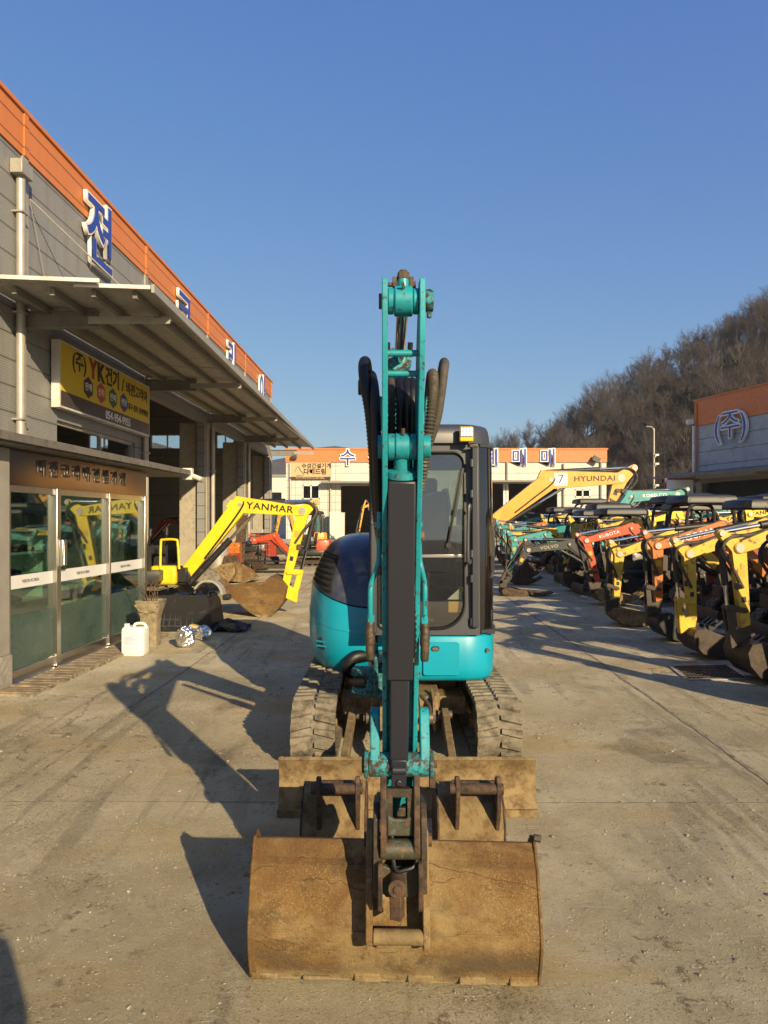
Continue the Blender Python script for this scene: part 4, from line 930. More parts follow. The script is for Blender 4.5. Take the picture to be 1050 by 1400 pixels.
m.add(rows[-1] + [rear[-1]], [tuple(range(NT_ + 2))]); m.add(rows[0] + [rear[0]], [tuple(range(NT_ + 2))])
hd = m.build('engine_hood', M['navy'], EX, smooth=50)
m = MB(); m.loft(cover([up(q) for q in (.06, .2, .35, .5, .66)], .26, .66, .006), caps=False, closed=False); lv = m.build('louvre_panel', M['void'], hd, smooth=60)
m = MB()
for q in (.08, .17, .26, .35, .44, .53, .61):
    a = [cov(up(q)(t), t, .006) for t in [.27 + .38 * i / 10 for i in range(11)]]; b = [cov(up(q + .03)(t), t, .022) for t in [.27 + .38 * i / 10 for i in range(11)]]
    m.loft([a, b, [p - UP * .012 for p in b]], caps=False, closed=False)
m.build('louvre_fins', M['rubber'], lv, smooth=60)
m = MB(); m.loft(cover([lo(q) for q in (.66, .69, .70)], 0, 1, .004), caps=False, closed=False); m.build('cover_crease', M['teal'], lc, smooth=40)
c0 = cov(.685, .37)
nrm = (cov(.685, .37, .02) - cov(.685, .37, 0)).normalized(); tx = UP.cross(nrm).normalized()
m = MB(); m.prism([(a, b) for a, b in rrect(-.052, .052, -.052, .052, .04)], -.004, .004, lambda a, b, t: c0 + tx * a + UP * b + nrm * t); vt = m.build('vent', M['void'], lc)
for dz in (-.02, .017): m = MB(); m.bar(c0 - tx * .055 + UP * dz + nrm * .008, c0 + tx * .055 + UP * dz + nrm * .008, .012, .013); m.build('vent_bar', M['teal'], vt)
m = MB(); m.box(-.126, .02, 5.85, 7.0, .45, 1.5); m.build('inner_bulkhead', M['black'], EX)
m = MB(); m.tube(cr([(-.10, 5.8, .60), (-.24, 5.72, .60), (-.30, 5.74, .50), (-.26, 5.9, .44)], 6), .05, 12); m.build('swing_hose', M['rubber'], EX)

# cab
CB = MB(); yf = lambda z: 5.425 + .055 * (z - .82)
def ringplate(outer, inner, t):
    n = len(outer); mb = MB(); vs = []
    for o in (0, t):
        vs += [(x, yf(z) + o, z) for x, z in outer] + [(x, yf(z) + o, z) for x, z in inner]
    fs = []
    for i in range(n):
        j = (i + 1) % n
        fs += [(i, j, n + j, n + i), (2 * n + j, 2 * n + i, 3 * n + i, 3 * n + j), (j, i, 2 * n + i, 2 * n + j), (n + i, n + j, 3 * n + j, 3 * n + i)]
    return mb.add(vs, fs)
def rr4(x0, x1, z0, z1, rs, n=8):           # radii: bottom right, top right, top left, bottom left
    out = []
    for (sx, sz, a), r in zip(((1, 0, -90), (1, 1, 0), (0, 1, 90), (0, 0, 180)), rs):
        cx = x1 - r if sx else x0 + r; cz = z1 - r if sz else z0 + r
        out += [(cx + r * math.cos(R(a + 90 * j / n)), cz + r * math.sin(R(a + 90 * j / n))) for j in range(n + 1)]
    return out
outer = rr4(-.115, .735, .826, 2.36, (.01, .10, .08, .01)); inner = rr4(-.045, .622, .872, 2.232, (.20, .085, .06, .05))
cab = ringplate(outer, inner, .07).build('cab_frame', M['cabgrey'], EX, smooth=40)
wn = MB().add([(x, yf(z) + .03, z) for x, z in inner], [tuple(range(len(inner)))]).build('front_window', M['cabglass'], cab, smooth=0)
m = MB(); pts = [(x, yf(z) + .002, z) for x, z in inner] ; m.tube(pts + [pts[0], pts[1]], .012, 6); m.build('window_gasket', M['rubber'], wn)
m = MB(); m.box(-.045, .622, yf(1.43) + .02, yf(1.43) + .06, 1.415, 1.44); m.build('window_bar', M['steel'], wn, bevel=.003)
wp0 = P(613, 742, 5.43); wp1 = P(631, 640, 5.45)
m = MB(); m.tube([wp0, wp0.lerp(wp1, .55), wp1], [.010, .007, .004], 8); m.cyl(wp0 + Vector((0, .03, -.02)), wp0 + Vector((0, -.025, -.02)), .022, 12); m.bar(wp0.lerp(wp1, .35) + Vector((.012, .02, 0)), wp1 + Vector((.012, .01, 0)), .008, .02); m.build('wiper', M['rubber'], wn)
# roof, lofted
rp = [(-.115, 5.47), (.60, 5.465), (.72, 5.50), (.83, 5.62), (.875, 5.9), (.875, 6.55), (.83, 6.72), (.70, 6.80), (0, 6.80), (-.11, 6.72)]
rows = [(2.30, 1.), (2.36, 1.0), (2.405, .985), (2.435, .955), (2.452, .90), (2.458, .8)]
MB().loft([[Vector((.38 + (x - .38) * k, 6.13 + (y - 6.13) * k, z)) for x, y in rp] for z, k in rows]).build('roof', M['cabgrey'], cab, smooth=60)
# right door: bulging dark glass with frame
dp = [(.738, 5.452), (.80, 5.50), (.85, 5.58), (.882, 5.72), (.895, 5.95), (.895, 6.3), (.88, 6.72)]
def doorrow(z, off=0.):
    q = []
    for i, (x, y) in enumerate(dp):
        k = max(0, z - 1.7) * .03
        q.append(Vector((x - k * (x > .75) * (i / 6) - off * (.5 if i < 2 else 1), y + .055 * (z - .82) * (1 - i / 6) + off * (1 if i < 2 else 0), z)))
    return q
zs_ = [.826, .86, 1.0, 1.3, 1.6, 1.9, 2.15, 2.26, 2.302]
MB().loft([doorrow(z) for z in zs_], caps=False, closed=False).build('cab_door', M['blackglass'], cab, smooth=60)
for z in (.845, 2.285): MB().tube([p + Vector((.004, 0, 0)) for p in doorrow(z)], .014, 6).build('door_trim', M['cabgrey'], cab)
m = MB(); q = [doorrow(z)[2] + Vector((.002, -.004, 0)) for z in (1.25, 1.34, 1.48, 1.60, 1.66)]; w = [.0, .05, .075, .05, .0]
m.add([p + Vector((0, -.004, 0)) - Vector((.055, .04, 0)) for p in q] + [p + Vector((.03, .05, 0)) * (a / .075) + Vector((.003, -.003, 0)) for p, a in zip(q, w)], [(i, i + 1, i + 6, i + 5) for i in range(4)]); m.build('door_panel', M['cabgrey'], cab)
m = MB(); m.prism(rrect(-.018, .018, 1.30, 1.42, .016), 0, .03, lambda a, b, t: doorrow(b)[2] + Vector((a * .8 + .004, a * .5 - .012 - t * .5, 0))); m.build('door_handle', M['black'], cab)
# right pillar details
for py in (633, 675, 757, 791, 850):
    p = P(645, py, 5.41); m = MB(); m.cyl(p - UP * .028, p + UP * .028, .016, 12); m.build('hinge', M['cabgrey'], cab)
m = MB(); m.tube(cr([P(642.5, 697, 5.41), P(643, 692, 5.36), P(641, 694, 5.34), P(640, 730, 5.34), P(640, 765, 5.34), P(642, 770, 5.36), P(643, 766, 5.41)], 5), .013, 8); m.build('grab_rail', M['cabgrey'], cab)
m = MB(); m.bar(P(650, 612, 5.43), P(650, 858, 5.40), .05, .035); m.build('pillar', M['cabgrey'], cab, bevel=.008)
m = MB(); m.bar(P(511, 600, 5.44), P(511, 866, 5.405), .05, .04); m.build('pillar', M['cabgrey'], cab, bevel=.01)
p = P(504, 714, 5.42); m = MB(); m.cyl(p + Vector((.03, 0, 0)), p + Vector((.03, -.03, 0)), .012, 10); m.build('bolt', M['bolt'], cab)
# rest of the cab
m = MB(); m.box(-.11, -.07, 6.70, 6.78, .826, 2.31); m.box(.80, .86, 6.70, 6.78, .826, 2.31); m.box(-.07, .80, 6.72, 6.78, 2.18, 2.31); m.box(-.07, .80, 6.72, 6.78, .826, 1.35); m.box(-.112, -.085, 5.5, 6.7, .826, 1.25); m.box(-.112, -.085, 6.1, 6.18, 1.25, 2.31)
m.build('cab_shell', M['cabgrey'], cab)
MB().box(-.07, .80, 6.745, 6.75, 1.35, 2.18).build('rear_window', M['cabglass'], cab); MB().box(-.104, -.098, 5.5, 6.7, 1.25, 2.30).build('side_window', M['cabglass'], cab)
MB().box(-.10, .86, 5.5, 6.75, .823, .86).build('cab_floor', M['black'], cab)
m = MB(); m.box(.16, .62, 6.05, 6.5, 1.12, 1.24); m.prism([(6.42, 1.22), (6.55, 1.22), (6.66, 1.95), (6.54, 1.98)], .18, .60, YZ); m.box(.28, .50, 6.6, 6.7, 1.95, 2.1); st_ = m.build('seat', M['greyplastic'], cab, bevel=.04, seg=3)
m = MB(); m.box(.02, .14, 5.95, 6.5, .86, 1.35); m.box(.64, .78, 5.95, 6.5, .86, 1.35); m.build('console', M['greyplastic'], cab, bevel=.02)
for x in (.09, .70): m = MB(); m.tube(cr([(x, 6.0, 1.35), (x, 5.95, 1.45), (x, 5.93, 1.52)], 4), .012, 8); m.tube([(x, 5.93, 1.50), (x, 5.92, 1.62)], .024, 10); m.build('control_lever', M['black'], cab)
for x in (.26, .36): m = MB(); m.bar((x, 5.75, .86), (x, 5.72, 1.3), .02, .02); m.box(x - .04, x + .04, 5.65, 5.75, .9, .92); m.build('travel_pedal', M['black'], cab)
m = MB(); m.box(.50, .61, 5.50, 5.504, .99, 1.075); s = m.build('orange_label', M['sticker'], wn); m = MB(); m.add([(.49, 5.499, 1.09), (.60, 5.499, 1.09), (.60, 5.501, 1.19)], [(0, 1, 2)]); m.build('pale_label', M['cream'], wn); m = MB(); m.box(.58, .63 - .01, 5.50, 5.504, 1.15, 1.19); m.build('yellow_label', M['signyellow'], wn)
# work lamp
c = P(638, 594, 5.38); m = MB(); m.box(c.x - .052, c.x + .052, c.y, c.y + .05, c.z - .052, c.z + .062); lp = m.build('work_lamp', M['signyellow'], cab, bevel=.008)
MB().box(c.x - .045, c.x + .045, c.y - .004, c.y - .001, c.z - .018, c.z + .056).build('lamp_bezel', M['greyplastic'], lp)
M['led'] = NT('led_emissive'); M['led'].p.inputs['Emission Color'].default_value = (1, 1, .95, 1); M['led'].p.inputs['Emission Strength'].default_value = .7; M['led'].p.inputs['Base Color'].default_value = (.8, .8, .8, 1); M['led'] = M['led'].m  # white LED faces with a weak emission added
for r_ in range(2):
    for k in range(4): m = MB(); x = c.x - .034 + k * .0226; z = c.z + .002 + r_ * .034; m.prism(rrect(x - .009, x + .009, z - .014, z + .014, .004, 3), c.y - .008, c.y - .0045, XZf); m.build('led', M['led'], lp)
m = MB(); m.bar(c + Vector((0, .03, -.05)), c + Vector((.05, .06, -.10)), .03, .01); m.bar(c + Vector((.02, .05, -.085)), c + Vector((.085, .07, -.085)), .04, .012); m.bar(c + Vector((.075, .06, -.08)), c + Vector((.075, .07, -.2)), .03, .012); m.build('lamp_bracket', M['darkrust'], lp)
m = MB(); m.tube(cr([c + Vector((0, .05, 0)), c + Vector((-.15, .15, .05)), c + Vector((-.3, .25, .05))], 5), .006, 6); m.build('lamp_cable', M['rubber'], lp)

# swing post and boom foot
def plate(outline, x0, x1, mi=0, mb=None): return (mb or MB()).prism(outline, x0, x1, YZ, mi)
m = MB(); m.box(XA - .10, XA + .10, 4.78, 5.3, .50, .74); plate(beam([(5.1, .56), (4.8, .62), (4.72, .80)], [.1, .1, .09]), XA - .125, XA - .095, mb=m); plate(beam([(5.1, .56), (4.8, .62), (4.72, .80)], [.1, .1, .09]), XA + .095, XA + .125, mb=m)
sw = m.build('swing_post', M['teal_rusty'], EX, bevel=.012)
m = MB(); o = [(-.225, .675), (-.20, .69), (-.10, .685), (-.055, .71), (-.04, .70), (-.04, .49), (-.11, .505), (-.215, .525), (-.225, .545), (-.20, .56), (-.12, .56), (-.115, .635), (-.20, .64), (-.225, .65)]
m.prism(o, 4.82, 4.95, XZf); m.build('swing_lug', M['teal_rusty'], sw, bevel=.012)
m = MB(); m.cyl((-.17, 4.9, .555), (-.17, 4.9, .64), .032, 14); m.tube([(-.21, 4.86, .60), (-.13, 4.86, .60)], .036, 14); m.tube([(-.235, 4.85, .60), (-.20, 4.85, .60)], .018, 8); m.build('rod_end', M['bolt'], sw, bevel=.004)
# boom
BP = [(2.44, 1.77), (3.3, 2.08), (3.75, 1.86), (4.74, .80)]
bo = beam(BP, [.085, .15, .16, .10])
bm = plate(bo, XA - .062, XA + .062).build('boom', M['teal_chipped'], EX, bevel=.008)
m = MB(); plate([(3.35, 2.15), (3.45, 2.30), (3.58, 2.30), (3.68, 2.0)], XA - .062, XA - .045, mb=m); plate([(3.35, 2.15), (3.45, 2.30), (3.58, 2.30), (3.68, 2.0)], XA + .045, XA + .062, mb=m); m.cyl((XA - .08, 3.52, 2.235), (XA + .08, 3.52, 2.235), .03); m.build('cylinder_bracket', M['teal_chipped'], bm)
m = MB(); m.cyl((XA, 4.62, .56), (XA, 3.95, 1.22), .048); m.cyl((XA, 3.95, 1.22), (XA, 3.42, 1.76), .026); m.build('boom_cylinder', M['black'], bm)
# arm: two side plates, webs and bosses
af = [(2.012, 2.39), (2.005, 2.33), (2.045, 2.12), (2.105, 2.0), (2.115, 1.93), (2.14, 1.86), (2.225, 1.72), (2.33, 1.42), (2.46, 1.02), (2.60, .66), (2.64, .53)]
ab = [(2.76, .50), (2.80, .56), (2.75, .90), (2.63, 1.42), (2.56, 1.70), (2.50, 1.86), (2.40, 1.98), (2.24, 2.22), (2.12, 2.36), (2.09, 2.40)]
ao = af + ab
m = MB()
plate(ao, XA - .062, XA - .045, mb=m); ar = m.build('arm', M['teal_chipped'], EX, bevel=.003)
plate(ao, XA + .045, XA + .062).build('arm_plate', M['teal_chipped'], ar, bevel=.003)
m = MB(); m.loft([[(x, y + .004 - 0, z) for x, y, z in ((XA - .044, yy, zz), (XA + .044, yy, zz), (XA + .044, yy + .012, zz), (XA - .044, yy + .012, zz))] for yy, zz in ((2.30, 1.62), (2.40, 1.32), (2.50, 1.0), (2.63, .66), (2.66, .55))]); m.build('front_web', M['teal_chipped'], ar)
m = MB(); m.loft([[(XA - .044, yy, zz), (XA + .044, yy, zz), (XA + .044, yy - .012, zz), (XA - .044, yy - .012, zz)] for yy, zz in ((2.53, 1.62), (2.63, 1.35), (2.74, .9), (2.78, .6))]); m.build('rear_web', M['teal_chipped'], ar)
for py, d in ((483, 2.075), (511, 2.10)):
    z = CH - (py - HY) / F * d; MB().cyl((XA - .046, d, z), (XA + .046, d, z), .0095, 12).build('cross_rung', M['teal_chipped'], ar)
T0 = Vector((XA, 2.06, 2.337)); B0 = Vector((XA, 2.19, 1.928)); L0 = Vector((XA - .004, 2.50, .842)); AX = Vector((1, 0, 0))
m = MB(); m.cyl(T0 - AX * .027, T0 + AX * .027, .043, 26); tb = m.build('rod_eye', M['teal_chipped'], ar, bevel=.005)
for s in (-1, 1): MB().ring(T0 + AX * s * .028, T0 + AX * s * .0445, .037, .012, 24).build('boss', M['teal_chipped'], ar, bevel=.003)
m = MB(); m.cyl(T0 + AX * .0625, T0 + AX * .087, .030, 22); m.tube([T0 + AX * .075 - UP * .03, T0 + AX * .075 - UP * .048], .008, 8); m.tube([T0 + AX * .075 + UP * .028, T0 + AX * .075 + UP * .034], .012, 10); m.build('pin_retainer', M['teal_rusty'], ar, bevel=.003)
MB().cyl(T0 - AX * .071, T0 - AX * .0625, .022, 16).build('pin_head', M['bolt'], ar)
dv = (Vector((XA, 2.62, 2.297)) - T0).normalized()
m = MB(); m.cyl(T0 + UP * .038, T0 + UP * .062, .0165, 16); m.build('neck', M['teal_chipped'], tb)
m = MB(); m.cyl(T0 + UP * .062, T0 + UP * .084, .0185, 6); m.cyl(T0 + UP * .084, T0 + UP * .090, .012, 12); m.obox(T0 + Vector((-.024, .01, .058)), .014, .02, .03); m.obox(T0 + Vector((.024, .01, .058)), .014, .02, .03); m.cyl(T0 + Vector((-.045, .01, .052)), T0 + Vector((-.03, .01, .052)), .007, 8); m.cyl(T0 + Vector((.03, .01, .052)), T0 + Vector((.037, .01, .052)), .011, 8); m.build('hose_fitting', M['bolt'], tb, bevel=.002)
m = MB(); m.cyl(T0 + Vector((0, -.035, .026)), T0 + Vector((-.004, -.055, .036)), .005, 8); m.build('grease_nipple', plain('brass', (.45, .32, .12, 1), .3, .9, bump=0), tb)
# arm cylinder
m = MB(); h0 = T0 + dv * .565
m.cyl(h0 - dv * .01, h0 + dv * .06, .047, 28); m.cyl(h0 + dv * .06, T0 + dv * 1.46, .040, 24); ac = m.build('arm_cylinder', M['teal_chipped'], EX, bevel=.004)
MB().cyl(T0 + dv * .03, h0, .0185, 22).build('chrome_rod', M['chrome'], ac)
m = MB(); m.ring(h0 - dv * .014, h0 - dv * .0105, .046, .026, 28); m.build('gland', M['teal_rusty'], ac)
for w in range(6): m = MB(); q = h0 + Vector((math.cos(w * 1.047 + .4) * .037, -.012, math.sin(w * 1.047 + .4) * .037)); m.cyl(q, q - dv * .008, .005, 6); m.build('gland_bolt', M['bolt'], ac)
for s in (-1, 1): m = MB(); m.tube([h0 + Vector((s * .04, .05, .02)), h0 + Vector((s * .043, .03, .07))], .01, 8); m.build('pipe_stub', M['rubber'], ac)
# bucket cylinder with black guards
m = MB(); m.cyl(B0 - AX * .022, B0 + AX * .022, .043, 26); bc = m.build('bucket_cylinder', M['teal_chipped'], EX, bevel=.004)
for s in (-1, 1): MB().ring(B0 + AX * s * .0232, B0 + AX * s * .0445, .041, .012, 24).build('boss', M['teal_chipped'], ar, bevel=.003)
MB().cyl(B0 + AX * .0625, B0 + AX * .087, .036, 20).build('pin_collar', M['teal_chipped'], ar, bevel=.003)
m = MB(); m.ring(B0 - AX * .075, B0 - AX * .0625, .036, .01, 20); m.build('pin_collar', M['teal_chipped'], ar)
cd_ = (L0 - B0).normalized(); fr = Vector((0, -cd_.z, cd_.y)); fr = fr if fr.y < 0 else -fr
def CY(t): return B0 + cd_ * t
Ltot = (L0 - B0).length
m = MB(); m.tube([B0 + cd_ * .02, CY(.07), CY(.075), CY(.095)], [.026, .026, .05, .052], 22); m.build('cylinder_base', M['teal_chipped'], bc)
m = MB(); m.cyl(CY(.09), CY(.74), .040, 22); m.build('cylinder_tube', M['black'], bc)
MB().cyl(CY(.74), CY(Ltot - .04), .021, 18).build('chrome_rod', M['chrome'], bc)
def slabbox(mb, t0, t1, w, f0, f1):
    q = [CY(t) + AX * x + fr * f for t in (t0, t1) for f in (f0, f1) for x in (-w / 2, w / 2)]
    return mb.add(q, [(0, 2, 3, 1), (4, 5, 7, 6), (0, 1, 5, 4), (2, 6, 7, 3), (0, 4, 6, 2), (1, 3, 7, 5)])
tg0 = .098; tg1 = .775
slabbox(MB(), tg0, tg1, .0865, -.02, .052).build('cylinder_guard', M['guard'], bc, bevel=.006)
slabbox(MB(), tg1 - .03, Ltot - .035, .063, -.005, .040).build('rod_guard', M['guard'], bc, bevel=.005)
m = MB(); m.tube([B0 + Vector((.002, -.03, .035)), B0 + Vector((.002, -.036, .052))], .006, 8); m.build('grease_nipple', M['bolt'], bc)
m = MB(); slabbox(m, Ltot - .05, Ltot + .055, .052, .02, .052); m.cyl(CY(Ltot - .015) - AX * .024 + fr * .055, CY(Ltot - .015) + AX * .024 + fr * .055, .014, 12); m.cyl(CY(Ltot + .035) + fr * .05, CY(Ltot + .035) + fr * .062, .012, 6); m.build('guard_latch', M['guard'], bc, bevel=.003)
# link joint, side links, H link
m = MB(); m.cyl(L0 - AX * .105, L0 + AX * .105, .042, 24)
for s in (-1, 1): m.cyl(L0 + AX * s * .107, L0 + AX * s * .122, .047, 24)
lk = m.build('link_joint', M['teal_rusty'], EX, bevel=.004)
m = MB(); m.cyl(L0 + AX * .122, L0 + AX * .135, .014, 6); m.obox(L0 + AX * .118 - UP * .055, .022, .03, .05); m.cyl(L0 - AX * .130, L0 - AX * .122, .03, 16); m.build('pin_plate', M['darkrust'], lk, bevel=.003)
U0 = Vector((XA, 2.56, .99))
for s in (-1, 1):
    m = MB(); x = XA + s * .088; plate(beam([(2.555, .995), (2.50, .842)], [.034, .04]), x - .017, x + .017, mb=m); m.build('side_link', M['teal_chipped'], lk, bevel=.005)
    m = MB(); m.cyl((x + s * .018, 2.555, .99), (x + s * .032, 2.555, .99), .022, 16); m.cyl((x + s * .032, 2.555, .99), (x + s * .042, 2.555, .99), .012, 6); m.build('link_bolt', M['bolt'], lk)
Q0 = Vector((XA, 2.475, .545))
m = MB()
for s in (-1, 1): plate(beam([(2.495, .80), (2.475, .575)], [.03, .04]), XA + s * .058 - .011, XA + s * .058 + .011, mb=m)
hl = m.build('bucket_link', M['darkrust'], EX, bevel=.004)
m = MB(); m.box(XA - .046, XA + .046, 2.475, 2.50, .735, .765); m.box(XA - .046, XA - .026, 2.475, 2.5, .60, .735); m.box(XA + .026, XA + .046, 2.475, 2.5, .60, .735); m.build('link_web', M['oily'], hl)
m = MB(); m.prism([(XA - .046, .60), (XA + .046, .60), (XA + .046, .675), (XA + .02, .66), (XA - .02, .66), (XA - .046, .675)], 2.470, 2.49, XZf); m.cyl((XA - .07, 2.475, .555), (XA + .07, 2.475, .555), .034, 18); m.build('link_foot', M['greenoil'], hl, bevel=.006)
m = MB(); m.obox((XA + .004, 2.478, .685), .03, .02, .03); m.cyl((XA, 2.475, .70), (XA, 2.455, .70), .008, 6); m.build('link_lug', M['oily'], hl, bevel=.003)
m = MB(); m.tube(cr([(XA - .03, 2.53, .62), (XA - .02, 2.46, .50), (XA + .02, 2.45, .495), (XA + .055, 2.46, .51), (XA + .06, 2.5, .55)], 6), .008, 8); m.build('grease_hose', M['rubber'], hl)
# quick coupler
m = MB(); yw = .047
for s, k in ((-1, 0), (1, 1)):
    x = XA + s * .083
    plate([(2.47, .66), (2.52, .70), (2.80, .62), (2.82, .52), (2.70, .44), (2.58, .44), (2.50, .40), (2.465, .40), (2.455, .52)], x - .011, x + .011, mb=m)
cp = m.build('quick_coupler', M['oily'], EX, bevel=.004)
m = MB(); m.prism([(XA - .072, .50), (XA - .03, .485), (XA + .03, .485), (XA + .072, .50), (XA + .072, .42), (XA + .05, .385), (XA - .05, .385), (XA - .072, .42)], 2.475, 2.50, XZf); m.build('coupler_plate', M['greenoil'], cp, bevel=.004)
for s in (-1, 1):
    m = MB(); x = XA + s * .069; plate([(2.40, .50), (2.43, .525), (2.47, .52), (2.47, .37), (2.43, .36), (2.41, .40)], x - .008, x + .008, mb=m); m.build('coupler_hook', M['darkrust'], cp, bevel=.003)
m = MB(); c = Vector((XA - .012, 2.40, .452)); m.cyl(c + Vector((0, .07, 0)), c, .031, 20); m.cyl(c, c + Vector((0, -.006, 0)), .015, 6); m.bar(c + Vector((0, .03, -.02)), c + Vector((.002, .035, -.115)), .042, .04); m.build('lock_bolt', M['darkrust'], cp, bevel=.006)
# wide bucket: its back towards the camera
bxa, bxb = -.492, .560
def BY(x): return -.047 * (x - .038)
BQ = lambda a, b, t: (t, a + BY(t), b)
prof = [(2.705, .488), (2.685, .492), (2.662, .470), (2.650, .437), (2.628, .420), (2.600, .34), (2.565, .24), (2.556, .20), (2.560, .15), (2.578, .08), (2.606, .012)]
prof = [(p[0], p[1]) for p in prof]
bk = MB().sheet(prof, .014, bxa, bxb, BQ).build('bucket', M['rust'], EX, bevel=.003, smooth=30)
m = MB(); m.sheet([(2.612, .004), (2.75, .01), (2.95, .02)], .016, bxa, bxb, BQ); m.build('bucket_floor', M['rust'], bk)
for x in (bxa - .006, bxb - .003):
    m = MB(); m.prism([(a - .006, b + (.008 if i < 3 else 0)) for i, (a, b) in enumerate(prof)] + [(2.97, .012), (2.99, .10), (2.90, .34), (2.74, .50)], x, x + .012, BQ); m.build('side_plate', M['rust'], bk, bevel=.004)
m = MB(); m.cyl((bxb + .004, 2.70 + BY(bxb), .505), (bxb + .03, 2.70 + BY(bxb), .50), .014, 10); m.build('edge_knob', M['oily'], bk)
for x0, x1 in ((bxa + .004, XA - .12), (XA + .10, bxb - .004)):
    m = MB(); m.prism([(2.5535, .209), (2.5530, .2125), (2.5555, .216), (2.560, .209)], x0, x1, BQ); m.build('weld_seam', M['rust'], bk, smooth=0)
rnd = random.Random(4)
for px, w, h in ((360, .10, .03), (432, .10, .022), (502, .095, .042), (575, .095, .040), (645, .095, .040), (714, .10, .048)):
    x = (px - CX) / F * 2.6; m = MB(); m.prism([(2.594, .008), (2.588, .006 + h * .85), (2.599, .010 + h * .85), (2.62, .008)], x - w / 2, x + w / 2, BQ); m.build('wear_block', M['rust'], bk, bevel=.005)
for x in (XA - .108, XA + .092):
    m = MB(); m.prism([(2.70, .50), (2.66, .585), (2.58, .575), (2.525, .47), (2.47, .30), (2.455, .245), (2.465, .205), (2.50, .19), (2.572, .17), (2.62, .40)], x - .012, x + .012, BQ); m.build('bucket_ear', M['rust'], bk, bevel=.004)
m = MB(); m.cyl((XA - .094, 2.482, .245), (XA + .082, 2.478, .245), .0265, 20); m.build('bucket_pin', M['mudsteel'], bk, bevel=.004)
m = MB(); m.cyl((XA - .13, 2.63, .52), (XA + .12, 2.63, .52), .026, 18); m.build('bucket_pin', M['oily'], bk)
m = MB(); m.prism([(XA - .09, .17), (XA + .07, .17), (XA + .07, .215), (XA + .03, .20), (XA - .06, .205)], 2.535, 2.555, XZf); m.build('weld_pad', M['mudsteel'], bk, bevel=.005)
m = MB(); m.loft([[(XA - .094, 2.565, .215), (XA + .03, 2.565, .215), (XA + .03, 2.572, .215), (XA - .094, 2.572, .215)], [(XA - .094, 2.615, .40), (XA + .03, 2.615, .40), (XA + .03, 2.622, .40), (XA - .094, 2.622, .40)]]); m.build('ear_gusset', M['mudsteel'], bk)

# hoses and pipes
def hose(name, pts, r, mat, parent=None, rib=None, **k):
    m = MB(); pts = [P(*p) for p in pts]
    ribbed(m, pts, r, **rib) if rib else m.tube(cr(pts, 8), r, 10)
    return m.build(name, mat, parent or bm, smooth=60)
RB_ = dict(pitch=.0135, depth=.095)
hose('boom_hose', [(521, 742, 2.50), (514, 690, 2.44), (510, 620, 2.41), (505, 565, 2.40), (499, 530, 2.41), (496.5, 505, 2.46), (498, 494, 2.55), (502, 500, 2.68), (506, 540, 2.9)], .0165, M['rubber'], rib=RB_)
hose('boom_hose', [(521, 738, 2.40), (517, 670, 2.36), (515, 610, 2.34), (513.5, 560, 2.36), (511, 528, 2.42), (508, 514, 2.52), (508, 520, 2.68), (511, 560, 2.9)], .0165, M['rubber'], rib=RB_)
hose('boom_hose', [(574, 670, 2.42), (579, 640, 2.38), (586, 595, 2.35), (591, 550, 2.36), (592.5, 522, 2.42), (591, 511, 2.52), (588, 525, 2.7), (585, 560, 2.9)], .0165, M['spring'], rib=dict(pitch=.0125, depth=.16))
hose('boom_hose', [(585, 610, 2.5), (597, 575, 2.48), (603, 540, 2.46), (607, 508, 2.48), (608.5, 497, 2.55), (605, 500, 2.68), (597, 550, 2.9)], .0155, M['dustyhose'])
for p, rr in (((498, 524, 2.5), .02), ((492, 530, 2.52), .012)): m = MB(); c = P(*p); m.obox(c, rr, .03, .05); m.build('hose_clamp', M['black'], bm, bevel=.003)
for px, mt, rb in ((535.5, 'dustyhose', dict(pitch=.02, depth=.2)), (547.5, 'rubber', dict(pitch=.016, depth=.12)), (557, 'rubber', RB_), (564.5, 'rubber', RB_)):
    hose('arm_hose', [(px + 1, 625, 2.38), (px, 590, 2.36), (px, 550, 2.36), (px - .5, 530, 2.40), (px - 1, 522, 2.50), (px, 530, 2.7)], .0125 if px < 540 else .0155, M[mt], ar, rib=rb)
m = MB(); m.box(XA - .044, XA + .044, 2.47, 2.49, 1.70, 2.02); m.build('inner_plate', M['oily'], ar)
for pts in ([(519, 700, 2.32), (518.5, 740, 2.32), (518, 763, 2.33), (515, 778, 2.33), (508, 796, 2.34), (506.5, 815, 2.34), (506.5, 850, 2.36)], [(571, 700, 2.32), (573, 740, 2.32), (574, 765, 2.33), (577, 780, 2.33), (580.5, 797, 2.34), (581, 815, 2.34), (580.5, 852, 2.36)]):
    s = -1 if pts[0][0] < 540 else 1
    pp = hose('arm_pipe', pts, .0088, M['teal_chipped'], ar)
    c = P(pts[0][0] + s * .5, 717, 2.32); m = MB(); m.cyl(c + UP * .008, c - UP * .008, .0145, 6); m.build('pipe_nut', M['teal_chipped'], pp)
    x, y, d = pts[-1]; m = MB(); q = [P(x + s * dx, yy, d) for dx, yy in ((0, y), (.5, y + 8), (1, y + 16), (0, y + 24), (.5, y + 33), (0, y + 44), (0, y + 52))]
    m.tube(cr(q, 3), [r_ * 1. for r_ in [.0135, .0145, .015, .0135, .016, .0165, .0155, .0175, .017, .0165, .0175, .0165, .0145, .0155, .015, .0145, .0145, .0135, .012]], 12); m.build('taped_coupling', M['oily'], pp, smooth=50)
    c = P(x + s * -.5, y - 4, d); m = MB(); m.cyl(c + UP * .012, c - UP * .012, .0125, 6); m.build('pipe_nut', M['teal_chipped'], pp)
hose('guard_side_hose', [(565, 660, 2.25), (566, 700, 2.27), (566.5, 780, 2.31), (566, 860, 2.36), (565, 900, 2.39)], .0085, M['rubber'], ar, rib=dict(pitch=.022, depth=.22))
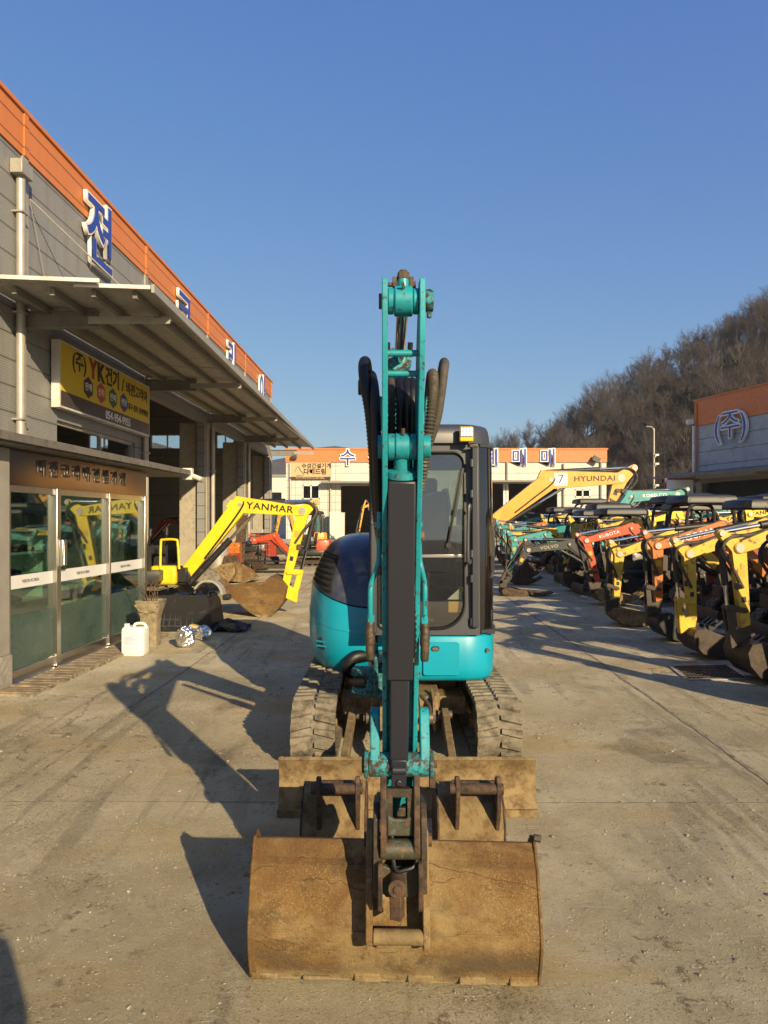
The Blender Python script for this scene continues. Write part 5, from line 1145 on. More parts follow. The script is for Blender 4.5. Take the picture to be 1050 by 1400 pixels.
for px, py in ((518, 780), (569, 782), (567, 868), (566, 902), (519, 730), (577, 733)):
    m = MB(); c = P(px, py, 2.30 + (py - 730) * .0006); m.cyl(c, c + Vector((0, -.012, 0)), .009, 8); m.obox(c + Vector((0, .01, 0)), .016, .02, .03); m.build('clip', M['bolt'], ar, bevel=.002)
m = MB(); c = P(563, 798, 2.30); m.cyl(c, c - UP * .04, .010, 10); m.build('pipe_joint', M['steel'], ar)
for s, px in ((-1, 517), (1, 586)):   # upper boom side hardware by the hoses
    m = MB(); c = P(px, 565, 2.62); m.obox(c, .03, .05, .12); m.cyl(c + UP * .05 + Vector((s * .012, 0, 0)), c + UP * .09 + Vector((s * .012, 0, 0)), .014, 10); m.build('boom_valve', M['cyan'], bm, bevel=.006)

# spare narrow buckets between the wide bucket and the blade
def spare(label, x0, x1, d, tilt):
    t = thing('spare_bucket', label, 'bucket', ((x0 + x1) / 2, d + .2, 0), group='narrow spare buckets on the ground')
    fn = lambda a, b, q: (q, d + a + tilt * (q - (x0 + x1) / 2), b)
    pr = [(.24, .345), (.14, .335), (.06, .27), (.02, .18), (.03, .09), (.10, .02), (.24, .006), (.42, .02)]
    s = MB().sheet(pr, .012, x0 + .008, x1 - .008, fn).build('shell', M['mudsteel'], t, bevel=.003, smooth=50)
    for x in (x0, x1 - .012): MB().prism([(a - .004, b) for a, b in pr] + [(.44, .10), (.33, .30)], x, x + .012, fn).build('side_plate', M['darkrust'], t, bevel=.004)
    for x in (x0 + .085, x1 - .055): MB().prism([(.03, .16), (-.03, .30), (-.035, .41), (-.01, .455), (.03, .445), (.10, .34), (.2, .335), (.06, .2)], x, x + .022, fn).build('ear', M['darkrust'], t, bevel=.005)
    m = MB(); m.cyl(fn(-.005, .395, x0 + .06), fn(-.005, .395, x1 - .02), .026, 18); m.build('pin', M['darkrust'], t)
    m = MB(); m.cyl(fn(.12, .37, x0 + .08), fn(.12, .37, x1 - .03), .022, 14); m.build('pin', M['darkrust'], t)
spare('narrow rusty spare bucket left of the arm, in front of the blade', -.415, -.085, 3.46, .0)
spare('narrow sunlit spare bucket right of the arm, in front of the blade', .262, .60, 3.46, -.03)

# ---------------------------------------------------------------- the other machines: one builder, every machine placed and posed by itself
def machine(label, d, face, s, col, pts, group=None, canopy='four', txt=None, tcol='letterblack', bh=.085, bucket='oily', bw=.5, bl=.6, coupler=None, hoses=True, rear='darkgrey', trackm='track', body=None, tsize=.17, blade=True, dark=None, badge=None, toff=.5, shp=None, shc=None):
    Fp, A, B, T, Kp = [XZ(px, py, d) for px, py in pts]
    ox = Fp[0] - face * .72 * s; col = M[col]; body = M[body] if body else col; rm = M[rear]
    root = thing('excavator', label, 'excavator', (ox, d, 0), group=group)
    W = lambda f, l, z: Vector((ox + face * f * s, d + l * s, z * s))
    fn = lambda a, b, t: (a, d + t, b)
    for l in (-.42, .42):
        t = track_part(root, l * s, .25 * s, -.52 * s, .52 * s, .21 * s, .212 * s, M[trackm], lug=.018, pitch=.12 * s, mapf=lambda x, y, z: Vector((ox + face * y, d + x, z)))
        m = MB()
        for f in (-.52, .52): m.cyl(W(f, l - .11, .212), W(f, l + .11, .212), .15 * s, 16)
        for f in (-.25, 0, .25): m.cyl(W(f, l - .1, .1), W(f, l + .1, .1), .055 * s, 10)
        m.obox(W(0, l, .19), 1.06 * s, .13 * s, .13 * s); m.build('track_frame', M['oily'], t)
    m = MB(); m.obox(W(0, 0, .30), .8 * s, .6 * s, .16 * s); m.cyl(W(0, 0, .36), W(0, 0, .46), .28 * s, 18); m.build('undercarriage', M['oily'], root, bevel=.01)
    if blade:
        m = MB(); m.prism([(ox + face * s * a, b * s) for a, b in ((.98, .03), (1.02, .10), (1.03, .2), (1.0, .29), (.975, .29), (1.0, .2), (.99, .1), (.955, .03))], -.52 * s, .52 * s, fn)
        b = m.build('dozer_blade', dark or M['oily'], root, bevel=.004)
        m = MB()
        for l in (-.25, .25): m.bar(W(.4, l, .25), W(.98, l, .15), .06 * s, .08 * s)
        m.build('blade_arm', M['oily'], b)
    plan = [(.50, -.42), (.50, .42), (.30, .47), (-.35, .48), (-.62, .38), (-.74, .18), (-.74, -.18), (-.62, -.38), (-.35, -.48), (.30, -.47)]
    def sec(z, k): return [W(-.1 + (f + .1) * k, l * k, z) for f, l in plan]
    MB().loft([sec(.46, .95), sec(.50, 1), sec(.62, 1), sec(.64, .98)]).build('turntable', rm, root)
    hp = [(-.15, -.47), (-.15, .47), (-.40, .47), (-.62, .38), (-.73, .18), (-.73, -.18), (-.62, -.38), (-.40, -.47)]
    def hs(z, k): return [W(-.4 + (f + .4) * k, l * k, z) for f, l in hp]
    MB().loft([hs(.645, .98), hs(.70, 1), hs(.92, .99), hs(1.02, .94), hs(1.06, .82)]).build('engine_hood', body, root)
    m = MB(); m.obox(W(.12, 0, .88), .34 * s, .42 * s, .09 * s); m.obox(W(-.08, 0, 1.10), .09 * s, .42 * s, .42 * s, Matrix.Rotation(face * -.15, 3, 'Y')); m.build('seat', M['black'], root, bevel=.03)
    for l in (-.36, .36):
        m = MB(); m.obox(W(.25, l, .80), .22 * s, .12 * s, .3 * s); m.tube([W(.32, l, .94), W(.36, l, 1.12)], .014 * s, 6); m.tube([W(.36, l, 1.10), W(.365, l, 1.2)], .026 * s, 8); m.build('control_stand', M['black'], root)
    if canopy:
        H = 1.92
        if canopy == 'cab':
            m = MB(); o = [(.48, .66), (.52, 1.3), (.36, H), (-.5, H), (-.52, .66)]
            for l in (-.38, .38):
                for (a, b), (c, e) in zip(o, o[1:] + o[:1]): m.tube([W(a, l, b), W(c, l, e)], .035 * s, 8)
            c = m.build('cab_frame', M['black'], root)
            m = MB(); m.add([W(a, -.37, b) for a, b in o] + [W(a, .37, b) for a, b in o], [(0, 1, 2, 3, 4), (5, 6, 7, 8, 9), (0, 1, 6, 5), (1, 2, 7, 6), (3, 4, 9, 8)]); m.build('cab_glass', M['blackglass'], c, smooth=0)
        else:
            ps = [(-.42, H)] if canopy == 'two' else [(-.42, H), (.42, H)]
            c = None
            for l in (-.40, .40):
                m = MB()
                if canopy == 'two': m.tube(cr([W(-.42, l, .95), W(-.44, l, 1.5), W(-.40, l, 1.82), W(-.28, l, H)], 5), .034 * s, 8)
                else: m.tube(cr([W(-.46, l, .95), W(-.46, l, 1.5), W(-.42, l, 1.84), W(-.25, l, H), (W(.20, l, H)), W(.38, l, 1.84), W(.44, l, 1.5), W(.47, l, .66)], 4), .034 * s, 8)
                q = m.build('canopy_post', M['black'], root); c = c or q
            rp = [(.52, -.38), (.52, .38), (.44, .47), (-.48, .47), (-.56, .38), (-.56, -.38), (-.48, -.47), (.44, -.47)]
            MB().loft([[W(f * k, l * k, z) for f, l in rp] for z, k in ((H + .0, .96), (H + .025, 1.), (H + .10, .99), (H + .15, .92), (H + .175, .72))]).build('canopy_roof', M['black'], root)
    # boom group
    m = MB(); m.obox(W(.62, 0, .56), .34 * s, .30 * s, .20 * s); m.prism(beam([(ox + face * .6 * s, .56 * s), (Fp[0], Fp[1])], [.13 * s, .11 * s]), -.1 * s, .1 * s, fn); m.build('swing_post', M['oily'] if not dark else dark, root, bevel=.012)
    k = bh; bwid = max(.06, .062 * s)
    bo = MB().prism(beam([Fp, A, B], [k * .9, k * 1.25, k * .72]), -bwid, bwid, fn).build('boom', col, root, bevel=.008)
    Av = Vector(A); Bv = Vector(B); Tv = Vector(T); Kv = Vector(Kp); Fv = Vector(Fp)
    q = .82 if (Tv - Bv).length > 0 else 1
    MB().prism(beam([T, B, Kp], [k * .50, k * .95, k * .55]), -bwid * .72, bwid * .72, fn).build('arm', col, root, bevel=.006)
    for p, r in ((B, .55), (T, .38), (A, .3)):
        m = MB(); m.cyl(fn(p[0], p[1], -bwid * 1.12), fn(p[0], p[1], bwid * 1.12), k * r, 14); m.build('pivot_pin', M['galv'], bo)
    def ram(name, a, b, r, off=0., fr=.6):
        a = Vector(a); b = Vector(b); mid = a.lerp(b, fr)
        c = MB().cyl(fn(a.x, a.y, off), fn(mid.x, mid.y, off), r, 12).build(name, M['black'], bo)
        MB().cyl(fn(mid.x, mid.y, off), fn(b.x, b.y, off), r * .55, 10).build('chrome_rod', M['chrome'], c)
    up_ = lambda p, a: (p.x, p.y + a)
    Ba = Av.lerp(Fv, .12); ram('arm_cylinder', up_(Ba, k * 1.75), up_(Tv, k * .1), .042 * s, 0, .62)
    m = MB(); m.prism([up_(Ba, k * .6), (Ba.x - .1 * s, Ba.y + k), (Ba.x - .04 * s, Ba.y + k * 2.0), (Ba.x + .05 * s, Ba.y + k * 2.0), (Ba.x + .12 * s, Ba.y + k)], -bwid * .8, bwid * .8, fn); m.build('cylinder_bracket', col, bo)
    lowA = Av.lerp(Bv, .25); ram('boom_cylinder', (Fv.x + face * .05 * s, Fv.y - .12 * s), (lowA.x, lowA.y - k * .8), .045 * s, 0, .62)
    Av_dir = (Kv - Bv).normalized(); out = Vector((Av_dir.y, -Av_dir.x)); out = out if out.x * face > 0 else -out
    J = Kv - Av_dir * .26 * s + out * .16 * s
    tt = Tv.lerp(Bv, .55) + out * k * 1.1
    ram('bucket_cylinder', (tt.x, tt.y), (J.x, J.y), .036 * s, 0, .66)
    cm = M[coupler] if coupler else M['oily']
    m = MB(); P1 = Kv - Av_dir * .22 * s; hook = Kv + out * .14 * s - Vector((0, .06 * s))
    for l in (-1, 1):
        m.prism(beam([(P1.x, P1.y), (J.x, J.y)], [.028 * s, .034 * s]), l * bwid * .95 - .012, l * bwid * .95 + .012, fn)
        m.prism(beam([(J.x, J.y), (hook.x, hook.y)], [.034 * s, .038 * s]), l * bwid * .7 - .012, l * bwid * .7 + .012, fn)
    m.cyl(fn(J.x, J.y, -bwid * 1.1), fn(J.x, J.y, bwid * 1.1), .03 * s, 12); m.build('bucket_link', cm, root, bevel=.004)
    m = MB(); m.prism([(Kv.x - face * .05 * s, Kv.y + .07 * s), (hook.x + face * .05 * s, hook.y + .06 * s), (hook.x + face * .03 * s, hook.y - .12 * s), (Kv.x - face * .02 * s, Kv.y - .13 * s)], -bwid * .9, bwid * .9, fn); m.build('quick_coupler', cm, root, bevel=.01)
    # bucket, opening towards its machine
    h = max(Kp[1] - .10 * s - .01, .30 * s); zt = Kp[1] - .09 * s; L = bl * s; bx = Kp[0]
    sh = [(-.10, .0), (.10, -.04), (.17, -.25), (.13, -.55), (-.04, -.84), (-.32, -.99), (-.66, -.97), (-1.0, -.76), (-1.22, -.52)]
    pr = [(bx + face * L * a, max(.008, zt + h * b)) for a, b in sh]
    cl_ = [(bx + face * L * -.45, zt + h * -.22)]
    if shp: pr = [XZ(a_, b_, d) for a_, b_ in shp]; cl_ = [XZ(a_, b_, d) for a_, b_ in shc]
    bk = MB().sheet(pr, .012 * (-1 if face > 0 else 1), -bw * s / 2, bw * s / 2, fn).build('bucket', M[bucket], root, smooth=40)
    for l in (-bw * s / 2, bw * s / 2 - .012): MB().prism(pr + cl_, l - .002, l + .014, fn).build('side_plate', M[bucket], bk, bevel=.003)
    n = 4
    for i in range(n): y = -bw * s / 2 + bw * s * (i + .5) / n; e = pr[-1]; g_ = pr[-2]; dx = Vector(e) - Vector(g_); dx.normalize(); m = MB(); m.bar(fn(e[0], e[1] + .01, y), fn(e[0] + dx.x * .13 * s, e[1] + .01 + dx.y * .13 * s, y), .05 * s, .03 * s); m.build('tooth', M[bucket], bk)
    if hoses:
        for j, o in enumerate((-.5, .5)):
            p0 = Av.lerp(Bv, .35); pa = [fn(p0.x, p0.y + k * 1.0, o * bwid), fn(Av.lerp(Bv, .8).x, Av.lerp(Bv, .8).y + k * 1.0, o * bwid), fn(Bv.x + out.x * k * 1.2, Bv.y + k * 1.3, o * bwid * 2.2), fn(Bv.x + out.x * k * 2.2, Bv.y - k * .3, o * bwid * 2.4), fn(Bv.x + out.x * k * .9 + Av_dir.x * k * 3, Bv.y + Av_dir.y * k * 3, o * bwid * 2.0), fn(Bv.x + Av_dir.x * k * 5, Bv.y + Av_dir.y * k * 5, o * bwid * 1.6)]
            m = MB(); m.tube(cr(pa, 5), .0175 * max(.8, s), 8); m.build('arm_hose', M['rubber' if j else 'dustyhose'], bo)
            p1 = Av.lerp(Fv, .75); p0 = Av.lerp(Bv, .04); pa = [fn(p1.x + face * k * 1.1, p1.y, o * bwid * 2), fn(Av.lerp(Fv, .4).x + face * k, Av.lerp(Fv, .4).y, o * bwid * 2), fn(p0.x, p0.y - k * .3, o * bwid * 2.1), fn(p0.x, p0.y + k, o * bwid)]
            m = MB(); m.tube(cr(pa, 5), .014 * max(.8, s), 7); m.build('boom_hose', M['rubber'], bo)
    ad_ = Vector((-Av_dir.y, Av_dir.x))
    for f_, w_, h_, m_ in ((.30, .8, .5, 'sticker'), (.62, .5, .35, 'letterblack')):
        c_ = Bv.lerp(Kv, f_); m = MB(); q_ = [c_ + ad_ * (a_ * k * w_ * .55) + Av_dir * (b_ * k * h_) for a_, b_ in ((-1, -1), (1, -1), (1, 1), (-1, 1))]
        m.prism([(v.x, v.y) for v in q_], -bwid * .72 - .004, -bwid * .72 - .001, fn); m.build('decal', M[m_], root, smooth=0)
    m = MB(); c_ = Bv.lerp(Kv, .45); m.obox(fn(c_.x + out.x * k * .75, c_.y + out.y * k * .75, -bwid * .9), .05 * s, .05 * s, .07 * s); m.build('hose_clamp', M['bolt'], root, bevel=.006)
    if txt:
        c = Av.lerp(Bv, toff); dr = (Bv - Av).normalized(); dr = dr if dr.x > 0 else -dr
        text(txt, tsize, .002, M[tcol], 'lettering', bo, Matrix.Translation(-ORG[bo.name]) @ frame_M(fn(c.x, c.y, -bwid - .003), (dr.x, 0, dr.y), (-dr.y, 0, dr.x)), bold=.02, sx=1.18, space=1.1)
    if badge:
        c = Av.lerp(Bv, .14); z = tsize * .9; m = MB(); m.box(c.x - z, c.x + z, d - bwid - .006, d - bwid - .002, c.y - z, c.y + z); b = m.build('number_plate', M['white'], bo)
        text(badge, z * 1.9, .001, M['blue'], 'lettering', b, Matrix.Translation(-ORG[b.name]) @ frame_M((c.x, d - bwid - .0075, c.y), (1, 0, 0), UP))
    return root
GR = 'used mini excavators parked in the right hand row'
# right row, nearest first
machine('red excavator cut by the right edge of the photo, nearest of the right hand row', 6.35, -1, .95, 'red', [(1215, 830), (1150, 712), (1078, 757), (1058, 735), (1088, 868)], GR, bh=.10, bucket='oily')
machine('yellow excavator at the right edge whose dark bucket rests beside the drain grate', 7.55, -1, 1.0, 'yellow', [(1190, 815), (1120, 708), (1008, 749), (984, 729), (1018, 862)], GR, bh=.085, bucket='oily', bw=.55)
machine('yellow excavator with a bright yellow quick coupler, second yellow one from the right edge', 8.9, -1, .97, 'yellow', [(1120, 800), (1062, 712), (941, 757), (921, 739), (946, 846)], GR, coupler='yellow', bucket='oily', bw=.55, txt=None)
machine('orange excavator with white lettering on its boom and a black bucket', 10.1, -1, .98, 'orange', [(1052, 790), (985, 722), (898, 746), (880, 728), (900, 826)], GR, txt='DOOSAN', tcol='letterwhite', bucket='black', bw=.5, tsize=.12)
machine('yellow excavator between the two orange ones with a tan bucket', 11.6, -1, .98, 'yellow', [(985, 778), (930, 728), (846, 757), (834, 741), (842, 822)], GR, bucket='mudsteel', bw=.55, canopy='two')
machine('red orange excavator with a steel bucket and yellow sticker on its arm', 14.4, -1, 1.06, 'red', [(906, 766), (862, 722), (801, 739), (788, 731), (818, 797)], GR, txt='KUBOTA', tcol='letterwhite', bucket='mudsteel', bw=.5, tsize=.085)
machine('yellow excavator with black lettering high on its boom, beside the red orange one', 17.2, -1, 1.1, 'yellow', [(884, 748), (843, 712), (787, 721), (778, 707), (772, 774)], GR, txt='YANMAR', bucket='oily', tsize=.14)
machine('black excavator with white lettering on its low boom and a brown bucket', 16.2, -1, .95, 'darkgrey', [(806, 766), (778, 744), (722, 752), (718, 738), (691, 797)], GR, txt='VOLVO', tcol='galv', bucket='darkrust', bw=.6, tsize=.10, bl=.8)
machine('faded yellow excavator farther back in the right hand row', 20.5, -1, 1.05, 'yellow', [(795, 752), (752, 727), (702, 730), (697, 717), (701, 762)], GR, txt='YANMAR', tsize=.12, bucket='darkrust')
machine('teal excavator low in the row left of the black one', 22.5, -1, 1.0, 'cyan', [(765, 752), (725, 722), (692, 728), (686, 716), (694, 766)], GR, bucket='darkrust')
machine('teal excavator farthest along the row beside the big amber boom', 26, -1, 1.05, 'cyan', [(742, 745), (712, 717), (684, 722), (679, 712), (686, 756)], GR, bucket='rust')
# second row behind
G2 = 'excavators standing behind the right hand row'
machine('large amber excavator with a number plate 7 and dark lettering on its long boom', 29, 1, 2.3, 'amber', [(672, 716), (752, 656), (848, 654), (866, 640), (836, 686)], G2, txt='HYUNDAI', tsize=.30, bh=.30, badge='7', canopy=None, toff=.62, bucket='darkrust', bl=.5)
machine('large teal excavator with its boom level above the black canopies', 23.5, 1, 1.5, 'cyan', [(836, 712), (862, 679), (925, 676), (939, 669), (909, 716)], G2, txt='KOBELCO', tcol='letterwhite', tsize=.14, bh=.15, canopy=None, bucket='darkrust')
machine('yellow excavator behind the black canopies with its boom pointing left', 19.5, -1, 1.1, 'brightyellow', [(952, 735), (925, 703), (893, 711), (886, 699), (890, 750)], G2, txt=None, bucket='oily')
machine('bright yellow excavator behind the right row near the edge of the photo', 14.5, -1, 1.15, 'brightyellow', [(1098, 742), (1062, 698), (1024, 703), (1016, 688), (1022, 745)], G2, txt='YANMAR', tsize=.11, bucket='oily', canopy='two')
machine('orange excavator with a black canopy in the middle of the back row', 17, -1, 1.1, 'orange', [(1010, 752), (975, 712), (935, 722), (928, 712), (935, 765)], G2, bucket='oily')
machine('dark red excavator low behind the orange and yellow machines', 12.6, -1, 1.0, 'deepred', [(1050, 782), (1015, 738), (965, 750), (958, 738), (972, 800)], G2, bucket='oily')
machine('black canopied excavator deep in the back row by the open workshop door', 24, -1, 1.25, 'darkgrey', [(905, 738), (878, 706), (842, 712), (836, 700), (842, 745)], G2, bucket='oily')
machine('yellow excavator at the back row near the far hall door', 31, -1, 1.15, 'yellow', [(800, 735), (778, 706), (745, 712), (740, 704), (745, 738)], G2, bucket='oily', canopy='four')
machine('grey roofed excavator half hidden beneath the big amber boom', 26.5, -1, 1.15, 'darkgrey', [(815, 742), (792, 714), (765, 718), (760, 708), (765, 748)], G2, bucket='oily', canopy='four')
# left side
machine('bright yellow excavator parked sideways by the workshop with its rusty bucket on the ground', 12.9, 1, 1.3, 'brightyellow', [(252, 788), (329, 690), (414, 699), (433, 686), (390, 803)], None, txt='YANMAR', tsize=.165, bh=.118, bucket='rust', bw=.62, bl=.72, coupler='brightyellow', dark=M['black'], canopy=None, toff=.48, shp=[(374, 786), (385, 789), (395, 801), (391, 820), (378, 837), (362, 842), (346, 833), (326, 816), (309, 802)], shc=[(335, 799), (362, 797)])
machine('small red excavator standing outside the far bay of the workshop', 26.5, -1, .95, 'red', [(404, 764), (375, 733), (348, 738), (341, 730), (346, 765)], None, bh=.10, canopy=None, bucket='oily')
machine('dull orange excavator parked inside the dark first open bay', 29.0, 1, 1.3, 'deepred', [(204, 738), (226, 712), (249, 715), (256, 708), (252, 740)], None, canopy='four', bucket='oily')
machine('small yellow excavator outside the far end of the workshop', 36, -1, 1.05, 'amber', [(406, 738), (396, 698), (382, 706), (381, 692), (377, 733)], None, canopy='four', bucket='oily')
machine('amber excavator in the dark doorway of the far hall', 58, -1, 1.6, 'amber', [(516, 722), (505, 690), (497, 694), (500, 684), (491, 728)], None, canopy='cab', bucket='oily')

# ---------------------------------------------------------------- smaller things by the entrance and along the workshop
def xyprism(mb, pts, z0, z1, o, mi=0, k=1.): return mb.loft([[o + Vector((x, y, z0)) for x, y in pts], [o + Vector((x * k, y * k, z1)) for x, y in pts]], mi)
g = G(185, 894.5)
t = thing('jerrycan', 'white plastic jerrycan with a pale blue label on the ground by the glass entrance', 'jerrycan', g)
M['canplastic'] = plain('translucent_white_plastic', (.62, .64, .58, 1), .35, tone=.04, bump=.05)
rp = [(x * .47, y) for x, y in rrect(-.31, .31, -.12, .12, .05, 4)]
m = MB(); rows = [(.0, .93), (.015, .98), (.05, 1.), (.30, 1.), (.335, .97), (.355, .88)]
m.loft([[g + Vector((x * k, y * k, z)) for x, y in rp] for z, k in rows]); body = m.build('can_body', M['canplastic'], t, smooth=50)
MB().cyl(g + Vector((-.095, -.03, .35)), g + Vector((-.095, -.03, .395)), .035, 16).build('screw_cap', M['white'], t, bevel=.004)
m = MB(); m.tube(cr([g + Vector(q) for q in ((-.02, 0, .34), (0, 0, .385), (.06, 0, .395), (.12, 0, .385), (.14, 0, .33))], 5), .018, 8); m.build('carry_handle', M['canplastic'], t)
m = MB(); m.box(g.x - .12, g.x + .11, g.y - .123, g.y - .1205, .13, .255); lb_ = m.build('paper_label', plain('pale_blue_paper', (.50, .55, .62, 1), .6, bump=0), t)
for k in range(4): m = MB(); m.box(g.x - .10, g.x + .05 - .03 * (k % 2), g.y - .1245, g.y - .1235, .15 + k * .025, .156 + k * .025); m.build('print_line', plain('blue_print', (.12, .16, .32, 1), .6, bump=0) if k == 0 else bpy.data.materials['blue_print'], lb_)
g = G(206, 882)
t = thing('planter', 'tall flared stone coloured planter with dry twigs by the glass entrance', 'planter', g)
M['potstone'] = worn('cast_stone', (.235, .19, .115, 1), (.12, .10, .06, 1), .55, .1, .85, scale=8, tone=.2, dscale=14, bump=.6)
sq = [(x, y) for x, y in rrect(-.5, .5, -.5, .5, .12, 3)]
m = MB(); m.loft([[g + Vector((x * k, y * k, z)) for x, y in sq] for z, k in ((0, .24), (.03, .235), (.22, .215), (.40, .24), (.50, .30), (.57, .335), (.59, .335), (.60, .35), (.62, .35), (.62, .29), (.57, .27))]); pot = m.build('pot_body', M['potstone'], t, smooth=30)
for sx in (-1, 1):
    pa = [g + Vector((sx * .16, -.16, .57)), g + Vector((sx * .10, -.16, .49)), g + Vector((0, -.135, .46))]
    m = MB(); m.tube(cr(pa, 6), [.012 + .006 * math.sin(i * 1.3) for i in range(13)], 8); m.build('garland', M['potstone'], pot)
m = MB(); m.cyl(g + Vector((0, 0, .55)), g + Vector((0, 0, .585)), .13, 14); m.build('soil', M['joint'], t)
rnd = random.Random(21)
for k in range(9):
    q = g + Vector((rnd.uniform(-.08, .08), rnd.uniform(-.06, .06), .58)); dx = rnd.uniform(-.42, .16); h = rnd.uniform(.12, .42)
    pa = cr([q, q + Vector((dx * .35, rnd.uniform(-.05, .05), h * .7)), q + Vector((dx, rnd.uniform(-.1, .1), h))], 4)
    m = MB(); m.tube(pa, [.007 - .0006 * i for i in range(len(pa))], 5)
    for j in range(5):
        b_ = pa[3 + j]; m.tube([b_, b_ + Vector((rnd.uniform(-.08, .05), rnd.uniform(-.05, .05), rnd.uniform(.0, .09)))], [.0035, .0015], 4)
    m.build('twig', M['twig_red'], t)
g = G(203, 884) + Vector((-.06, .12, 0)); t = thing('flower_pot', 'small brown flower pot tucked behind the white jerrycan', 'pot', g)
m = MB(); n_ = 16; m.loft([[g + Vector((math.cos(6.283 * j / n_) * r_, math.sin(6.283 * j / n_) * r_, z)) for j in range(n_)] for z, r_ in ((0, .07), (.15, .10), (.155, .11), (.18, .112), (.18, .095), (.14, .09))]); m.build('pot_body', plain('brown_plastic', (.06, .035, .025, 1), .5), t); MB().cyl(g + UP * .13, g + UP * .145, .09, 12).build('soil', M['joint'], t)
# foil wrapped bundles
M['foil'] = plain('crumpled_foil', (.75, .75, .76, 1), .22, 1., bump=.4, bscale=60, bdist=.02); M['foam'] = plain('yellow_foam', (.52, .36, .13, 1), .9, bump=.4)
def bundle(name, label, px, py, rx, ry, rz, seed, foam):
    rnd = random.Random(seed); g = G(px, py) + Vector((0, ry, 0)); t = thing(name, label, 'bundle', g, group='foil wrapped bundles')
    m = MB(); n, k = 22, 12; rows = []
    for j in range(k + 1):
        a = -math.pi / 2 + math.pi * j / k; row = []
        for i in range(n):
            w = 6.283 * i / n; q = 1 + rnd.uniform(-.16, .16); ca = abs(math.cos(a)) ** .6
            row.append(g + Vector((rx * ca * math.cos(w) * q, ry * ca * math.sin(w) * q, max(.002, rz * (1 + math.copysign(abs(math.sin(a)) ** .7, math.sin(a))) / 2 * 1.0 * (1 + rnd.uniform(-.07, .07)) + .002))))
        rows.append(row)
    m.loft(rows); m.build('foil_wrap', M['foil'], t, smooth=0)
    if foam: m = MB(); m.obox(g + Vector((-rx * .55, -ry * .1, rz * .93)), rx * .9, ry * 1.2, .06, Matrix.Rotation(.2, 3, 'Y')); m.build('foam_pad', M['foam'], t, bevel=.015)
bundle('foil_bundle', 'crumpled silver foil bundle standing nearest on the concrete by the entrance', 251, 887, .12, .10, .27, 3, False)
bundle('foil_bundle', 'crumpled foil bundle lying behind the other one with a yellow foam pad', 271, 876, .15, .12, .19, 5, True)
# black plastic machine covers heaped beside the planter
g = G(252, 864); M['blackplastic'] = worn('black_plastic', (.010, .010, .011, 1), (.04, .037, .033, 1), .66, .1, .45, tone=.2, bump=.2)
t = thing('engine_cover', 'black plastic engine cover with a lattice grille in the heap beside the planter', 'cover', g)
def bx(p, a, b, c, M_=None): m = MB(); m.obox(g + Vector(p), a, b, c, M_); return m
m = MB(); m.loft([[g + Vector((x * k + .02 * z, y * k, z)) for x, y in ((-.46, 0), (.42, -.02), (.50, .5), (-.40, .55))] for z, k in ((.015, 1), (.08, 1.0), (.46, .88), (.54, .80), (.56, .7))]); m.build('cover_shell', M['blackplastic'], t, smooth=30)
m = MB()
for i in range(7): m.bar(g + Vector((-.42 + i * .09, -.02, .08)), g + Vector((-.37 + i * .085, .02, .38)), .018, .02)
for z in (.09, .19, .29, .38): m.bar(g + Vector((-.44 + z * .1, -.022 + z * .12, z)), g + Vector((.14, -.022 + z * .12, z)), .018, .02)
m.build('lattice_grille', M['cabgrey'], t)
def crumple(name, label, c, rx, ry, h, seed, mat, cat='sheet'):
    rnd = random.Random(seed); t = thing(name, label, cat, c); m = MB(); n = 11; vs = []
    for j in range(n):
        for i in range(n):
            u, v = i / (n - 1) - .5, j / (n - 1) - .5; rr = math.hypot(u, v)
            vs.append(c + Vector((u * 2 * rx + rnd.uniform(-.03, .03), v * 2 * ry + rnd.uniform(-.03, .03), max(.01, h * max(0, 1 - 1.6 * rr) + rnd.uniform(-.5, .5) * h * .55))))
    m.add(vs, [(j * n + i, j * n + i + 1, (j + 1) * n + i + 1, (j + 1) * n + i) for j in range(n - 1) for i in range(n - 1)])
    o = m.build('crumpled_sheet', mat, t, smooth=25); sm = o.modifiers.new('solid', 'SOLIDIFY'); sm.thickness = .012
crumple('plastic_sheet', 'crumpled glossy black sheet on top of the black engine cover', g + Vector((-.05, .30, .54)), .46, .24, .14, 8, M['blackglass'])
crumple('plastic_sheet', 'torn black plastic panel lying flat at the right end of the heap', g + Vector((.62, .15, .03)), .34, .26, .16, 11, M['blackplastic'])
t = thing('mudguard', 'grey curved mudguard lying on top of the black heap', 'mudguard', g + Vector((.30, .35, .52)))
m = MB(); m.sheet([(.24 * math.cos(R(a_)) + .30, .10 + .26 * math.sin(R(a_))) for a_ in range(8, 175, 15)], .03, .22, .44, lambda a_, b_, q: g + Vector((a_ , q, b_ + .42))); m.build('guard_arch', M['galv'], t, smooth=60); m = MB(); m.obox(g + Vector((.58, .33, .50)), .10, .2, .08); m.build('guard_foot', M['blackplastic'], t, bevel=.01)
# yellow guard rail and seat of the sideways machine's deck
p0 = P(232, 768, 12.6); t = thing('guard_rail', 'yellow tubular guard rail standing on the sideways yellow excavator', 'rail', p0)
m = MB(); m.tube(cr([P(219, 778, 12.6), P(220, 742, 12.6), P(223, 738, 12.6), P(240, 738, 12.6), P(243, 744, 12.6), P(245, 778, 12.6)], 5), .022, 8); m.build('rail_tube', M['brightyellow'], t)
m = MB(); m.obox(P(226, 786, 12.75), .46, .3, .34); m.build('rail_base', M['brightyellow'], t, bevel=.05)
